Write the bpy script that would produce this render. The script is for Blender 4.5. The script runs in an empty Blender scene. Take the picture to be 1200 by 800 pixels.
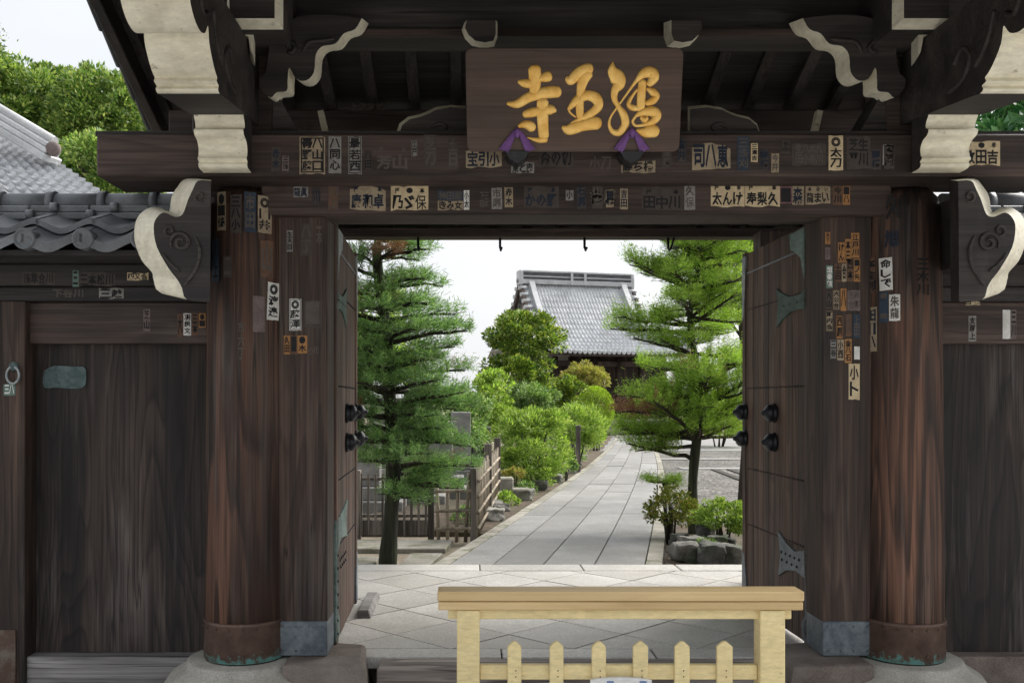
import bpy, bmesh, math, random
import numpy as np
from mathutils import Vector, Matrix, noise as mnoise

random.seed(7)
RNG = np.random.default_rng(11)
S = bpy.context.scene
COL = S.collection
R = math.radians

# ------------------------------------------------------------------ camera
F = 1120.0            # focal length in photo pixels (1200 wide)
U0, V0, EYE = 550.0, 470.0, 1.525
cam_d = bpy.data.cameras.new('camera')
cam_d.sensor_width = 36.0
cam_d.lens = 36.0 * F / 1200.0
cam_d.shift_x = (600 - U0) / 1200.0
cam_d.shift_y = (V0 - 400) / 1200.0
cam_d.clip_start = 0.05
cam_d.clip_end = 3000
cam = bpy.data.objects.new('camera', cam_d)
cam.location = (0, 0, EYE)
cam.rotation_euler = (R(90), 0, 0)
COL.objects.link(cam)
S.camera = cam

# ------------------------------------------------------------------ sky and light (bright overcast)
SUN_EL, SUN_AZ = 42.0, 58.0      # degrees; azimuth measured from +Y clockwise
W = bpy.data.worlds.new('World')
S.world = W
W.use_nodes = True
wn, wl = W.node_tree.nodes, W.node_tree.links
wn.clear()
w_out = wn.new('ShaderNodeOutputWorld')
sky = wn.new('ShaderNodeTexSky')
sky.sky_type = 'NISHITA'
sky.sun_disc = False
sky.sun_elevation = R(SUN_EL)
sky.sun_rotation = R(SUN_AZ)
sky.dust_density = 4.0
bg_a = wn.new('ShaderNodeBackground')
bg_a.inputs['Strength'].default_value = 0.12
wl.new(sky.outputs[0], bg_a.inputs['Color'])
w_tc = wn.new('ShaderNodeTexCoord')
w_map = wn.new('ShaderNodeMapping')
w_map.inputs['Scale'].default_value = (1.0, 1.0, 3.0)
w_no = wn.new('ShaderNodeTexNoise')
w_no.inputs['Scale'].default_value = 2.2
w_no.inputs['Detail'].default_value = 4
w_cr = wn.new('ShaderNodeValToRGB')
w_cr.color_ramp.elements[0].position = 0.3
w_cr.color_ramp.elements[0].color = (0.80, 0.82, 0.85, 1)
w_cr.color_ramp.elements[1].position = 0.7
w_cr.color_ramp.elements[1].color = (0.92, 0.925, 0.935, 1)
wl.new(w_tc.outputs['Generated'], w_map.inputs['Vector'])
wl.new(w_map.outputs[0], w_no.inputs['Vector'])
wl.new(w_no.outputs[0], w_cr.inputs[0])
bg_b = wn.new('ShaderNodeBackground')
bg_b.inputs['Strength'].default_value = 0.61
wl.new(w_cr.outputs[0], bg_b.inputs['Color'])
w_mix = wn.new('ShaderNodeMixShader')
w_mix.inputs[0].default_value = 0.86
wl.new(bg_a.outputs[0], w_mix.inputs[1])
wl.new(bg_b.outputs[0], w_mix.inputs[2])
wl.new(w_mix.outputs[0], w_out.inputs[0])

sun_d = bpy.data.lights.new('sun', 'SUN')
sun_d.energy = 3.6
sun_d.angle = R(48)
sun_d.color = (1.0, 0.96, 0.90)
sun = bpy.data.objects.new('sun', sun_d)
_a, _e = R(SUN_AZ), R(SUN_EL)
_to = Vector((math.sin(_a) * math.cos(_e), math.cos(_a) * math.cos(_e), math.sin(_e)))
sun.rotation_euler = _to.to_track_quat('Z', 'Y').to_euler()
sun.location = (0, 0, 20)
COL.objects.link(sun)

S.view_settings.view_transform = 'Standard'
S.view_settings.look = 'None'
S.view_settings.gamma = 1.0
S.view_settings.use_curve_mapping = False
S.view_settings.exposure = 0.95
S.render.engine = 'CYCLES'
S.cycles.max_bounces = 6
S.cycles.diffuse_bounces = 4
S.cycles.transparent_max_bounces = 4
S.cycles.use_denoising = True
S.cycles.use_adaptive_sampling = True
S.cycles.adaptive_threshold = 0.03


# ------------------------------------------------------------------ helpers
def at(u, v, Y):
    """photo pixel + distance -> world point"""
    return Vector(((u - U0) * Y / F, Y, EYE - (v - V0) * Y / F))


def px(u, Y):
    return (u - U0) * Y / F


def pz(v, Y):
    return EYE - (v - V0) * Y / F


ORG = {}          # object name -> world origin


def worg(o):
    return ORG.get(o.name, Vector((0, 0, 0))) if o is not None else Vector((0, 0, 0))


def tag(o, label=None, cat=None, group=None, kind=None):
    if label:
        o['label'] = label
    if cat:
        o['category'] = cat
    if group:
        o['group'] = group
    if kind:
        o['kind'] = kind
    return o


def thing(name, label, cat, loc=(0, 0, 0), group=None):
    o = bpy.data.objects.new(name, None)
    o.empty_display_size = 0.2
    o.location = loc
    COL.objects.link(o)
    ORG[o.name] = Vector(loc)
    return tag(o, label, cat, group)


def link(name, me, parent=None, loc=None):
    """link mesh (verts already relative to the parent's world origin unless loc given)"""
    o = bpy.data.objects.new(name, me)
    COL.objects.link(o)
    if parent is not None:
        o.parent = parent
        if loc is not None:
            o.location = Vector(loc) - worg(parent)
            ORG[o.name] = Vector(loc)
        else:
            ORG[o.name] = worg(parent)
    elif loc is not None:
        o.location = loc
        ORG[o.name] = Vector(loc)
    return o


class MB:
    """collects shapes in world coordinates; build() links them as one mesh object"""

    def __init__(self):
        self.v, self.f, self.m, self.s = [], [], [], []

    def add(self, vs, fs, mi=0, smooth=False):
        o = len(self.v)
        self.v += [tuple(p) for p in vs]
        for k, f in enumerate(fs):
            self.f.append(tuple(i + o for i in f))
            self.m.append(mi[k] if isinstance(mi, (list, tuple)) else mi)
            self.s.append(smooth)
        return self

    def box(self, x0, x1, y0, y1, z0, z1, mi=0):
        x0, x1 = min(x0, x1), max(x0, x1)
        y0, y1 = min(y0, y1), max(y0, y1)
        z0, z1 = min(z0, z1), max(z0, z1)
        vs = [(x0, y0, z0), (x1, y0, z0), (x1, y1, z0), (x0, y1, z0), (x0, y0, z1), (x1, y0, z1), (x1, y1, z1), (x0, y1, z1)]
        return self.add(vs, [(0, 3, 2, 1), (4, 5, 6, 7), (0, 1, 5, 4), (1, 2, 6, 5), (2, 3, 7, 6), (3, 0, 4, 7)], mi)

    def hexa(self, c, mi=0):
        return self.add(c, [(0, 3, 2, 1), (4, 5, 6, 7), (0, 1, 5, 4), (1, 2, 6, 5), (2, 3, 7, 6), (3, 0, 4, 7)], mi)

    def bar(self, a, b, w, h, up=(0, 0, 1), mi=0):
        a, b, up = Vector(a), Vector(b), Vector(up)
        d = (b - a).normalized()
        s = d.cross(up)
        if s.length < 1e-4:
            s = d.cross(Vector((1, 0, 0)))
        s.normalize()
        t = s.cross(d).normalized()
        s, t = s * w / 2, t * h / 2
        return self.hexa([a - s - t, a + s - t, b + s - t, b - s - t, a - s + t, a + s + t, b + s + t, b - s + t], mi)

    def prism(self, poly, fa, fb, mi_side=0, mi_a=None, mi_b=None):
        """poly: list of 2D points; fa / fb map a 2D point to the 3D front / back point"""
        n = len(poly)
        vs = [fa(p) for p in poly] + [fb(p) for p in poly]
        fs = [tuple(range(n)), tuple(range(2 * n - 1, n - 1, -1))]
        ms = [mi_side if mi_a is None else mi_a, mi_side if mi_b is None else mi_b]
        for i in range(n):
            j = (i + 1) % n
            fs.append((i, i + n, j + n, j))
            ms.append(mi_side)
        return self.add(vs, fs, ms)

    def loft(self, rings, mi=0, smooth=True, cap=True, closed=True):
        n = len(rings[0])
        vs = [p for r in rings for p in r]
        fs = []
        for k in range(len(rings) - 1):
            for i in range(n if closed else n - 1):
                j = (i + 1) % n
                fs.append((k * n + i, k * n + j, (k + 1) * n + j, (k + 1) * n + i))
        self.add(vs, fs, mi, smooth)
        if cap and closed:
            o = len(self.v) - len(vs)
            self.f.append(tuple(o + i for i in range(n - 1, -1, -1)))
            self.m.append(mi)
            self.s.append(False)
            self.f.append(tuple(o + (len(rings) - 1) * n + i for i in range(n)))
            self.m.append(mi)
            self.s.append(False)
        return self

    def tube(self, pts, rad, n=8, mi=0, flat=1.0):
        pts = [Vector(p) for p in pts]
        if not isinstance(rad, (list, tuple)):
            rad = [rad] * len(pts)
        rings = []
        ref = Vector((0.13, 0.97, 0.2))
        for i, p in enumerate(pts):
            d = (pts[min(i + 1, len(pts) - 1)] - pts[max(i - 1, 0)]).normalized()
            a = d.cross(ref)
            if a.length < 1e-3:
                a = d.cross(Vector((1, 0, 0)))
            a.normalize()
            b = d.cross(a)
            rings.append([p + a * (rad[i] * math.cos(t)) + b * (rad[i] * flat * math.sin(t)) for t in (2 * math.pi * k / n for k in range(n))])
        return self.loft(rings, mi)

    def lathe(self, prof, c, n=24, mi=0, smooth=True):
        """prof: (r, z) from bottom to top, about a vertical axis through c=(x,y)"""
        rings = [[(c[0] + r * math.cos(t), c[1] + r * math.sin(t), z) for t in (2 * math.pi * k / n for k in range(n))] for r, z in prof]
        return self.loft(rings, mi, smooth)

    def mesh(self, name, mats, org=Vector((0, 0, 0)), bevel=0.0, segs=1):
        me = bpy.data.meshes.new(name)
        me.from_pydata([(p[0] - org[0], p[1] - org[1], p[2] - org[2]) for p in self.v], [], self.f)
        if not isinstance(mats, (list, tuple)):
            mats = [mats]
        for m in mats:
            me.materials.append(m)
        me.polygons.foreach_set('material_index', self.m)
        me.polygons.foreach_set('use_smooth', self.s)
        bm = bmesh.new()
        bm.from_mesh(me)
        bmesh.ops.recalc_face_normals(bm, faces=bm.faces)
        if bevel > 0:
            es = [e for e in bm.edges if len(e.link_faces) == 2 and e.calc_face_angle(0) > 0.6]
            try:
                bmesh.ops.bevel(bm, geom=es, offset=bevel, segments=segs, affect='EDGES', clamp_overlap=True, profile=0.5)
            except Exception:
                pass
        bm.to_mesh(me)
        bm.free()
        me.update()
        return me

    def build(self, name, mats, parent=None, bevel=0.0, segs=1, loc=None):
        org = worg(parent) if parent is not None else (Vector(loc) if loc is not None else Vector((0, 0, 0)))
        me = self.mesh(name, mats, org, bevel, segs)
        return link(name, me, parent, None if parent is not None else loc)


def smoothpts(pts, n=6):
    """Catmull-Rom through points of any dimension"""
    P = np.array(pts, float)
    out = []
    for i in range(len(P) - 1):
        p0, p1, p2, p3 = P[max(i - 1, 0)], P[i], P[i + 1], P[min(i + 2, len(P) - 1)]
        for k in range(n):
            t = k / n
            out.append(0.5 * (2 * p1 + (p2 - p0) * t + (2 * p0 - 5 * p1 + 4 * p2 - p3) * t * t + (3 * p1 - p0 - 3 * p2 + p3) * t ** 3))
    out.append(P[-1])
    return [tuple(map(float, q)) for q in out]


def inset(poly, d):
    """move every corner of a polygon inward by about d"""
    n = len(poly)
    A = sum(poly[i][0] * poly[(i + 1) % n][1] - poly[(i + 1) % n][0] * poly[i][1] for i in range(n))
    sg = 1 if A > 0 else -1
    out = []
    for i in range(n):
        p0, p1, p2 = Vector(poly[i - 1]), Vector(poly[i]), Vector(poly[(i + 1) % n])
        a, b = (p1 - p0), (p2 - p1)
        a = a.normalized() if a.length > 1e-9 else Vector((1, 0))
        b = b.normalized() if b.length > 1e-9 else Vector((1, 0))
        na, nb = Vector((-a.y, a.x)) * sg, Vector((-b.y, b.x)) * sg
        m = na + nb
        if m.length < 1e-3:
            m = na
        m.normalize()
        k = max(0.45, m.dot(na))
        q = p1 + m * (d / k)
        out.append((q.x, q.y))
    return out


def clip_poly(poly, x0, x1, y0, y1):
    def cut(ps, inside, inter):
        out = []
        for i in range(len(ps)):
            a, b = ps[i - 1], ps[i]
            if inside(b):
                if not inside(a):
                    out.append(inter(a, b))
                out.append(b)
            elif inside(a):
                out.append(inter(a, b))
        return out

    def ix(k):
        return lambda a, b: (k, a[1] + (b[1] - a[1]) * (k - a[0]) / (b[0] - a[0]))

    def iy(k):
        return lambda a, b: (a[0] + (b[0] - a[0]) * (k - a[1]) / (b[1] - a[1]), k)
    for ins, inter in ((lambda p: p[0] >= x0, ix(x0)), (lambda p: p[0] <= x1, ix(x1)), (lambda p: p[1] >= y0, iy(y0)), (lambda p: p[1] <= y1, iy(y1))):
        if poly:
            poly = cut(poly, ins, inter)
    return poly


# ------------------------------------------------------------------ materials
class NT:
    def __init__(self, name):
        self.mat = bpy.data.materials.new(name)
        self.mat.use_nodes = True
        self.t = self.mat.node_tree
        self.t.nodes.clear()
        self.out = self.n('ShaderNodeOutputMaterial')

    def n(self, typ, _in=None, **kw):
        nd = self.t.nodes.new(typ)
        for k, v in kw.items():
            setattr(nd, k, v)
        for k, v in (_in or {}).items():
            if isinstance(v, bpy.types.NodeSocket):
                self.t.links.new(v, nd.inputs[k])
            else:
                nd.inputs[k].default_value = v
        return nd

    def ramp(self, fac, stops, interp='LINEAR'):
        nd = self.n('ShaderNodeValToRGB', {0: fac})
        cr = nd.color_ramp
        cr.interpolation = interp
        while len(cr.elements) < len(stops):
            cr.elements.new(0.5)
        for e, (p, c) in zip(cr.elements, stops):
            e.position = p
            e.color = (c, c, c, 1) if isinstance(c, (int, float)) else (c[0], c[1], c[2], 1)
        return nd.outputs[0]

    def mix(self, fac, a, b, blend='MIX'):
        nd = self.n('ShaderNodeMix', data_type='RGBA', blend_type=blend)
        for i, v in ((0, fac), (6, a), (7, b)):
            if isinstance(v, bpy.types.NodeSocket):
                self.t.links.new(v, nd.inputs[i])
            elif i == 0:
                nd.inputs[0].default_value = v
            else:
                nd.inputs[i].default_value = (v[0], v[1], v[2], 1) if not isinstance(v, (int, float)) else (v, v, v, 1)
        return nd.outputs[2]

    def math(self, op, a, b=0.0):
        nd = self.n('ShaderNodeMath', operation=op)
        for i, v in ((0, a), (1, b)):
            if isinstance(v, bpy.types.NodeSocket):
                self.t.links.new(v, nd.inputs[i])
            else:
                nd.inputs[i].default_value = v
        return nd.outputs[0]

    def coords(self, scale=(1, 1, 1), kind='Object', rnd=True):
        tc = self.n('ShaderNodeTexCoord')
        v = tc.outputs[kind]
        if rnd:
            oi = self.n('ShaderNodeObjectInfo')
            k = self.n('ShaderNodeVectorMath', {0: oi.outputs['Random'], 1: (37.0, 53.0, 71.0)}, operation='MULTIPLY')
            v = self.n('ShaderNodeVectorMath', {0: v, 1: k.outputs[0]}, operation='ADD').outputs[0]
        return self.n('ShaderNodeMapping', {'Vector': v, 'Scale': scale}).outputs[0]

    def noise(self, vec, scale, detail=4, rough=0.55, dist=0.0):
        nd = self.n('ShaderNodeTexNoise', {'Vector': vec, 'Scale': scale, 'Detail': detail, 'Roughness': rough, 'Distortion': dist})
        return nd.outputs[0]

    def finish(self, color, rough=0.7, height=None, bump=0.3, dist=0.01, metal=0.0, spec=0.4, **extra):
        b = self.n('ShaderNodeBsdfPrincipled')
        for k, v in (('Base Color', color), ('Roughness', rough), ('Metallic', metal), ('Specular IOR Level', spec)):
            if isinstance(v, bpy.types.NodeSocket):
                self.t.links.new(v, b.inputs[k])
            elif k == 'Base Color':
                b.inputs[k].default_value = (v[0], v[1], v[2], 1)
            else:
                b.inputs[k].default_value = v
        for k, v in extra.items():
            b.inputs[k].default_value = v
        if height is not None:
            bp = self.n('ShaderNodeBump', {'Height': height, 'Strength': bump, 'Distance': dist})
            self.t.links.new(bp.outputs[0], b.inputs['Normal'])
        self.t.links.new(b.outputs[0], self.out.inputs[0])
        return self.mat


def wood(name, dark, mid, light, axis='Z', grain=1.0, rough=0.72, bump=0.5, wear=0.25, wearcol=(0.16, 0.14, 0.125), cath=0.5, rings=11.0, stretch=0.24, tone=(0.42, 1.55), cracks=True):
    """weathered timber: fine fibres along the axis, cathedral figure with thin dark lines, tonal drift, pale worn streaks"""
    t = NT(name)

    def ax(al, ac):
        return {'X': (al, ac, ac), 'Y': (ac, al, ac), 'Z': (ac, ac, al)}[axis]
    n_lo = t.noise(t.coords(ax(stretch, 2.0)), 1.5, 2, 0.42, 0.3)
    n_mid = t.noise(t.coords(ax(0.55 * grain, 8.0 * grain)), 1.0, 3, 0.62, 0.3)
    n_fine = t.noise(t.coords(ax(1.3, 75.0)), 1.0, 2, 0.6)
    fig = t.math('FRACT', t.math('MULTIPLY', n_lo, rings))
    line = t.ramp(fig, [(0.0, 0.25), (0.18, 0.60), (0.55, 0.85), (0.86, 0.95), (1.0, 0.25)])     # each ring: slow pale spring wood, sharp dark edge
    k = t.math('ADD', t.math('MULTIPLY', n_mid, 0.60), t.math('MULTIPLY', n_fine, 0.30))
    k = t.math('ADD', k, t.math('MULTIPLY', t.math('SUBTRACT', line, 0.62), 0.22 * cath))
    col = t.ramp(k, [(0.32, dark), (0.46, mid), (0.62, light)])
    streak = t.noise(t.coords(ax(0.7, 26.0)), 1.0, 3, 0.7)
    patch = t.noise(t.coords(ax(0.7, 1.6)), 1.4, 3, 0.6)
    wk = t.ramp(t.math('MULTIPLY', streak, patch), [(0.27, 0.0), (0.40, wear)])
    col = t.mix(wk, col, wearcol)
    tn = t.ramp(t.noise(t.coords(ax(0.5, 2.4)), 1.2, 3, 0.55), [(0.30, tone[0]), (0.5, 0.95), (0.70, tone[1])])
    col = t.mix(1.0, col, tn, 'MULTIPLY')
    crack = t.noise(t.coords(ax(0.35, 14.0)), 1.0, 2, 0.5)
    ck = t.ramp(t.math('ABSOLUTE', t.math('SUBTRACT', crack, 0.5)), [(0.0, 0.25), (0.006, 0.45), (0.016, 1.0)])
    ck = t.mix(t.ramp(patch, [(0.50, 1.0), (0.56, 0.0)]), ck, (1, 1, 1))
    if cracks:
        col = t.mix(1.0, col, ck, 'MULTIPLY')
    h = t.math('ADD', t.math('MULTIPLY', n_fine, 0.5), t.math('ADD', t.math('MULTIPLY', n_mid, 0.6), t.math('MULTIPLY', line, 0.35 * cath)))
    rg = t.ramp(n_mid, [(0.2, rough - 0.14), (0.8, rough + 0.1)])
    return t.finish(col, rg, h, bump, 0.006, spec=0.4)


def stone(name, a, b, scale=8.0, speck=0.35, bump=0.3, rough=0.8, stain=None, rnd=0.18, moss=None):
    t = NT(name)
    n1 = t.noise(t.coords((1, 1, 1)), scale, 5, 0.6)
    col = t.ramp(n1, [(0.3, a), (0.7, b)])
    n2 = t.noise(t.coords((1, 1, 1)), scale * 22, 2, 0.6)
    col = t.mix(1.0, col, t.ramp(n2, [(0.3, 1 - speck), (0.65, 1 + speck * 0.5)]), 'MULTIPLY')
    oi = t.n('ShaderNodeObjectInfo')
    col = t.mix(1.0, col, t.ramp(oi.outputs['Random'], [(0, 1 - rnd), (1, 1 + rnd * 0.6)]), 'MULTIPLY')
    if stain is not None:
        n3 = t.noise(t.coords((1, 1, 1), rnd=True), scale * 0.22, 5, 0.65, 0.5)
        col = t.mix(t.ramp(n3, [(0.48, 0.0), (0.72, 0.6)]), col, stain)
    if moss is not None:
        n4 = t.noise(t.coords((1, 1, 1)), scale * 0.7, 5, 0.7)
        col = t.mix(t.ramp(n4, [(0.5, 0.0), (0.64, 0.8)]), col, moss)
    h = t.math('ADD', n1, t.math('MULTIPLY', n2, 0.35))
    return t.finish(col, rough, h, bump, 0.012, spec=0.3)


def paint(name, col, dirt, rough=0.6, amount=0.6, chips=None, scale=6.0, bump=0.2):
    t = NT(name)
    n1 = t.noise(t.coords((1, 1, 1)), scale, 6, 0.7, 0.3)
    n2 = t.noise(t.coords((1, 1, 3.5)), scale * 3.5, 4, 0.7)
    c = t.mix(t.ramp(n1, [(0.42, 0.0), (0.75, amount)]), col, dirt)
    c = t.mix(1.0, c, t.ramp(n2, [(0.3, 0.82), (0.7, 1.08)]), 'MULTIPLY')
    if chips is not None:
        n3 = t.noise(t.coords((1, 1, 1.6)), scale * 5.0, 3, 0.6)
        c = t.mix(t.ramp(n3, [(0.66, 0.0), (0.74, 0.7)]), c, chips)
    return t.finish(c, rough, n2, bump, 0.004, spec=0.35)


def metal(name, base, patina, amount=0.5, rough=0.55, met=0.5, scale=9.0, bump=0.3):
    t = NT(name)
    n1 = t.noise(t.coords((1, 1, 1)), scale, 6, 0.7, 0.5)
    n2 = t.noise(t.coords((1, 1, 1)), scale * 5, 3, 0.6)
    k = t.math('ADD', t.math('MULTIPLY', n1, 0.7), t.math('MULTIPLY', n2, 0.3))
    c = t.mix(t.ramp(k, [(0.62 - amount * 0.4, 0.0), (0.78 - amount * 0.35, 1.0)]), base, patina)
    return t.finish(c, rough, k, bump, 0.006, metal=met, spec=0.45)


def leafmat(name, cols, rough=0.5, trans=0.35, spec=0.3):
    """one tint per leaf island, thin-leaf translucency"""
    t = NT(name)
    g = t.n('ShaderNodeNewGeometry')
    col = t.ramp(g.outputs['Random Per Island'], [(i / max(1, len(cols) - 1), c) for i, c in enumerate(cols)])
    patch = t.noise(t.coords((1, 1, 1)), 2.3, 3, 0.6)
    col = t.mix(1.0, col, t.ramp(patch, [(0.32, 0.70), (0.68, 1.25)]), 'MULTIPLY')
    b = t.n('ShaderNodeBsdfPrincipled', {'Base Color': col, 'Roughness': rough, 'Specular IOR Level': spec})
    tr = t.n('ShaderNodeBsdfTranslucent', {'Color': t.mix(1.0, col, (1.45, 1.45, 0.75), 'MULTIPLY')})
    mx = t.n('ShaderNodeMixShader', {0: trans, 1: b.outputs[0], 2: tr.outputs[0]})
    t.t.links.new(mx.outputs[0], t.out.inputs[0])
    return t.mat


M = {}
WD, WM, WL_ = (0.016, 0.013, 0.012), (0.046, 0.035, 0.030), (0.112, 0.085, 0.070)
M['pillar'] = wood('pillar_wood', (0.010, 0.007, 0.006), (0.044, 0.023, 0.016), (0.150, 0.074, 0.047), 'Z', 0.9, cath=0.85, wear=0.25, stretch=0.20, tone=(0.40, 1.55))
M['jamb'] = wood('jamb_wood', (0.011, 0.008, 0.007), (0.041, 0.026, 0.020), (0.115, 0.073, 0.055), 'Z', 1.0, cath=0.5, tone=(0.55, 1.4))
M['beam'] = wood('beam_wood', (0.016, 0.011, 0.010), (0.048, 0.033, 0.028), (0.110, 0.076, 0.064), 'X', 0.8, cath=0.5, wear=0.2, tone=(0.6, 1.4))
M['dark'] = wood('soffit_wood', (0.012, 0.011, 0.012), (0.030, 0.027, 0.027), (0.065, 0.055, 0.052), 'X', 1.0, cath=0.3, wear=0.1, tone=(0.7, 1.3))
M['rafter'] = wood('rafter_wood', (0.016, 0.015, 0.016), (0.042, 0.037, 0.036), (0.080, 0.068, 0.064), 'Y', 1.0, cath=0.3, wear=0.1, tone=(0.7, 1.3))
M['panel'] = wood('panel_wood', (0.007, 0.006, 0.006), (0.021, 0.0155, 0.0135), (0.066, 0.047, 0.039), 'Z', 0.8, cath=0.8, wear=0.55, wearcol=(0.13, 0.11, 0.10), bump=0.9, stretch=0.26, rings=15.0, tone=(0.5, 1.5))
M['door'] = wood('door_wood', (0.024, 0.015, 0.012), (0.085, 0.050, 0.037), (0.195, 0.122, 0.090), 'Z', 1.2, cath=0.5, wear=0.35, tone=(0.6, 1.45))
M['carve'] = wood('carved_wood', (0.016, 0.014, 0.014), (0.036, 0.031, 0.030), (0.075, 0.064, 0.058), 'X', 1.0, cath=0.3, wear=0.12, tone=(0.7, 1.3))
M['sill'] = wood('weathered_sill', (0.07, 0.055, 0.047), (0.22, 0.185, 0.165), (0.42, 0.37, 0.335), 'X', 1.4, cath=1.0, wear=0.5, wearcol=(0.42, 0.39, 0.36), bump=0.9, tone=(0.65, 1.3))
M['railgrey'] = wood('grey_rail_wood', (0.07, 0.066, 0.065), (0.19, 0.18, 0.175), (0.36, 0.345, 0.335), 'X', 1.4, cath=0.5, wear=0.4, wearcol=(0.38, 0.37, 0.36), tone=(0.7, 1.3))
M['plaque'] = wood('plaque_wood', (0.050, 0.032, 0.025), (0.085, 0.055, 0.043), (0.125, 0.083, 0.066), 'X', 0.7, cath=0.3, wear=0.05, rough=0.6, bump=0.15, tone=(0.85, 1.15), cracks=False)
M['fence'] = wood('fence_wood', (0.05, 0.042, 0.036), (0.13, 0.11, 0.095), (0.27, 0.235, 0.20), 'Z', 1.2, cath=0.3, wear=0.35, wearcol=(0.3, 0.28, 0.25))
M['bamboo'] = wood('bamboo_cane', (0.13, 0.105, 0.075), (0.26, 0.215, 0.155), (0.40, 0.345, 0.26), 'Z', 0.8, cath=0.2, wear=0.3, wearcol=(0.32, 0.30, 0.27), bump=0.2)
M['cream'] = paint('cream_paint', (0.82, 0.78, 0.635), (0.50, 0.455, 0.34), 0.65, 0.75, (0.22, 0.195, 0.145), 4.0)
M['barrier'] = paint('barrier_paint', (0.82, 0.68, 0.36), (0.66, 0.51, 0.26), 0.5, 0.6, (0.46, 0.35, 0.19), 5.0, 0.25)
M['barrier_top'] = wood('barrier_top_wood', (0.50, 0.345, 0.16), (0.62, 0.45, 0.225), (0.70, 0.53, 0.285), 'X', 0.8, cath=0.45, wear=0.0, wearcol=(0.36, 0.26, 0.15), bump=0.3, rough=0.5, tone=(0.90, 1.08), cracks=False)
M['gold'] = None
t = NT('gold_leaf')
_n = t.noise(t.coords((1, 1, 1)), 18, 4, 0.6)
M['gold'] = t.finish(t.ramp(_n, [(0.3, (0.80, 0.43, 0.08)), (0.7, (1.0, 0.68, 0.22))]), 0.42, _n, 0.15, 0.004, metal=0.35, spec=0.5)
M['copper_plain'] = metal('copper_plate', (0.115, 0.072, 0.055), (0.20, 0.17, 0.14), 0.35, 0.55, 0.45, 6.0)
t = NT('copper_with_verdigris')
_c1 = t.noise(t.coords((1, 1, 1)), 9.0, 6, 0.7)
_c2 = t.noise(t.coords((1, 1, 1)), 34.0, 3, 0.7)
_col = t.ramp(_c1, [(0.3, (0.070, 0.042, 0.033)), (0.7, (0.165, 0.105, 0.080))])
_z = t.n('ShaderNodeSeparateXYZ', {0: t.n('ShaderNodeNewGeometry').outputs['Position']}).outputs[2]
_low = t.math('SUBTRACT', 0.125, _z)
_k = t.math('ADD', t.math('MULTIPLY', _low, 2.6), t.math('ADD', t.math('MULTIPLY', _c1, 0.5), t.math('MULTIPLY', _c2, 0.5)))
_col = t.mix(t.ramp(_k, [(0.60, 0.0), (0.70, 0.9)]), _col, (0.13, 0.33, 0.31))
M['copper'] = t.finish(_col, 0.5, _c2, 0.3, 0.005, metal=0.35, spec=0.5)
M['iron_blue'] = metal('blue_iron_shoe', (0.085, 0.105, 0.125), (0.17, 0.20, 0.22), 0.5, 0.5, 0.45, 7.0)
M['verdigris'] = metal('verdigris_plate', (0.10, 0.155, 0.14), (0.24, 0.32, 0.30), 0.5, 0.65, 0.2, 9.0)
M['green_plate'] = metal('green_plate', (0.045, 0.080, 0.068), (0.10, 0.15, 0.13), 0.45, 0.65, 0.2, 7.0)
M['teal_plate'] = metal('teal_plate', (0.055, 0.090, 0.092), (0.12, 0.16, 0.16), 0.5, 0.7, 0.15, 9.0)
M['pale_plate'] = metal('pale_zinc_plate', (0.22, 0.25, 0.26), (0.40, 0.44, 0.45), 0.5, 0.6, 0.3, 12.0)
M['black_iron'] = metal('black_iron', (0.018, 0.020, 0.024), (0.05, 0.055, 0.06), 0.3, 0.42, 0.5, 12.0)
M['stone_base'] = stone('pale_granite', (0.34, 0.33, 0.29), (0.50, 0.48, 0.43), 7.0, 0.35, 0.5, 0.85, (0.22, 0.21, 0.17))
M['brown_stone'] = stone('brown_sill_stone', (0.13, 0.105, 0.09), (0.24, 0.20, 0.175), 6.0, 0.3, 0.6, 0.85, (0.30, 0.28, 0.25))
M['floor'] = stone('floor_granite', (0.46, 0.445, 0.42), (0.60, 0.585, 0.56), 2.4, 0.22, 0.15, 0.5, (0.36, 0.33, 0.285), 0.12)
M['path'] = stone('path_granite', (0.21, 0.207, 0.20), (0.295, 0.292, 0.283), 2.2, 0.24, 0.25, 0.6, (0.14, 0.134, 0.118), 0.17)
M['kerb'] = stone('kerb_stone', (0.26, 0.245, 0.21), (0.38, 0.36, 0.315), 5.0, 0.3, 0.35, 0.8, (0.16, 0.15, 0.11), 0.2, (0.10, 0.115, 0.055))
M['joint'] = stone('joint_earth', (0.035, 0.031, 0.026), (0.075, 0.068, 0.056), 9.0, 0.3, 0.4, 0.95)
M['earth'] = stone('packed_earth', (0.17, 0.14, 0.105), (0.30, 0.255, 0.20), 1.6, 0.3, 0.5, 0.95, (0.10, 0.10, 0.055), 0.0)
M['soil'] = stone('dark_soil', (0.055, 0.042, 0.030), (0.12, 0.092, 0.066), 6.0, 0.4, 0.8, 0.95, (0.055, 0.075, 0.03), 0.0)
M['gravel_plain'] = stone('pale_gravel', (0.24, 0.228, 0.205), (0.40, 0.385, 0.35), 3.0, 0.6, 1.0, 0.9, (0.20, 0.19, 0.16), 0.0)
t = NT('pale_gravel_pebbles')
_v = t.n('ShaderNodeTexVoronoi', {'Vector': t.coords((1, 1, 1), rnd=False), 'Scale': 22.0})
_c = t.n('ShaderNodeSeparateColor', {0: _v.outputs['Color']}).outputs[0]
_g = t.ramp(_c, [(0.0, (0.12, 0.115, 0.105)), (0.5, (0.27, 0.26, 0.235)), (1.0, (0.46, 0.445, 0.41))])
_g = t.mix(1.0, _g, t.ramp(_v.outputs['Distance'], [(0.0, 1.1), (0.55, 0.35)]), 'MULTIPLY')
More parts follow.
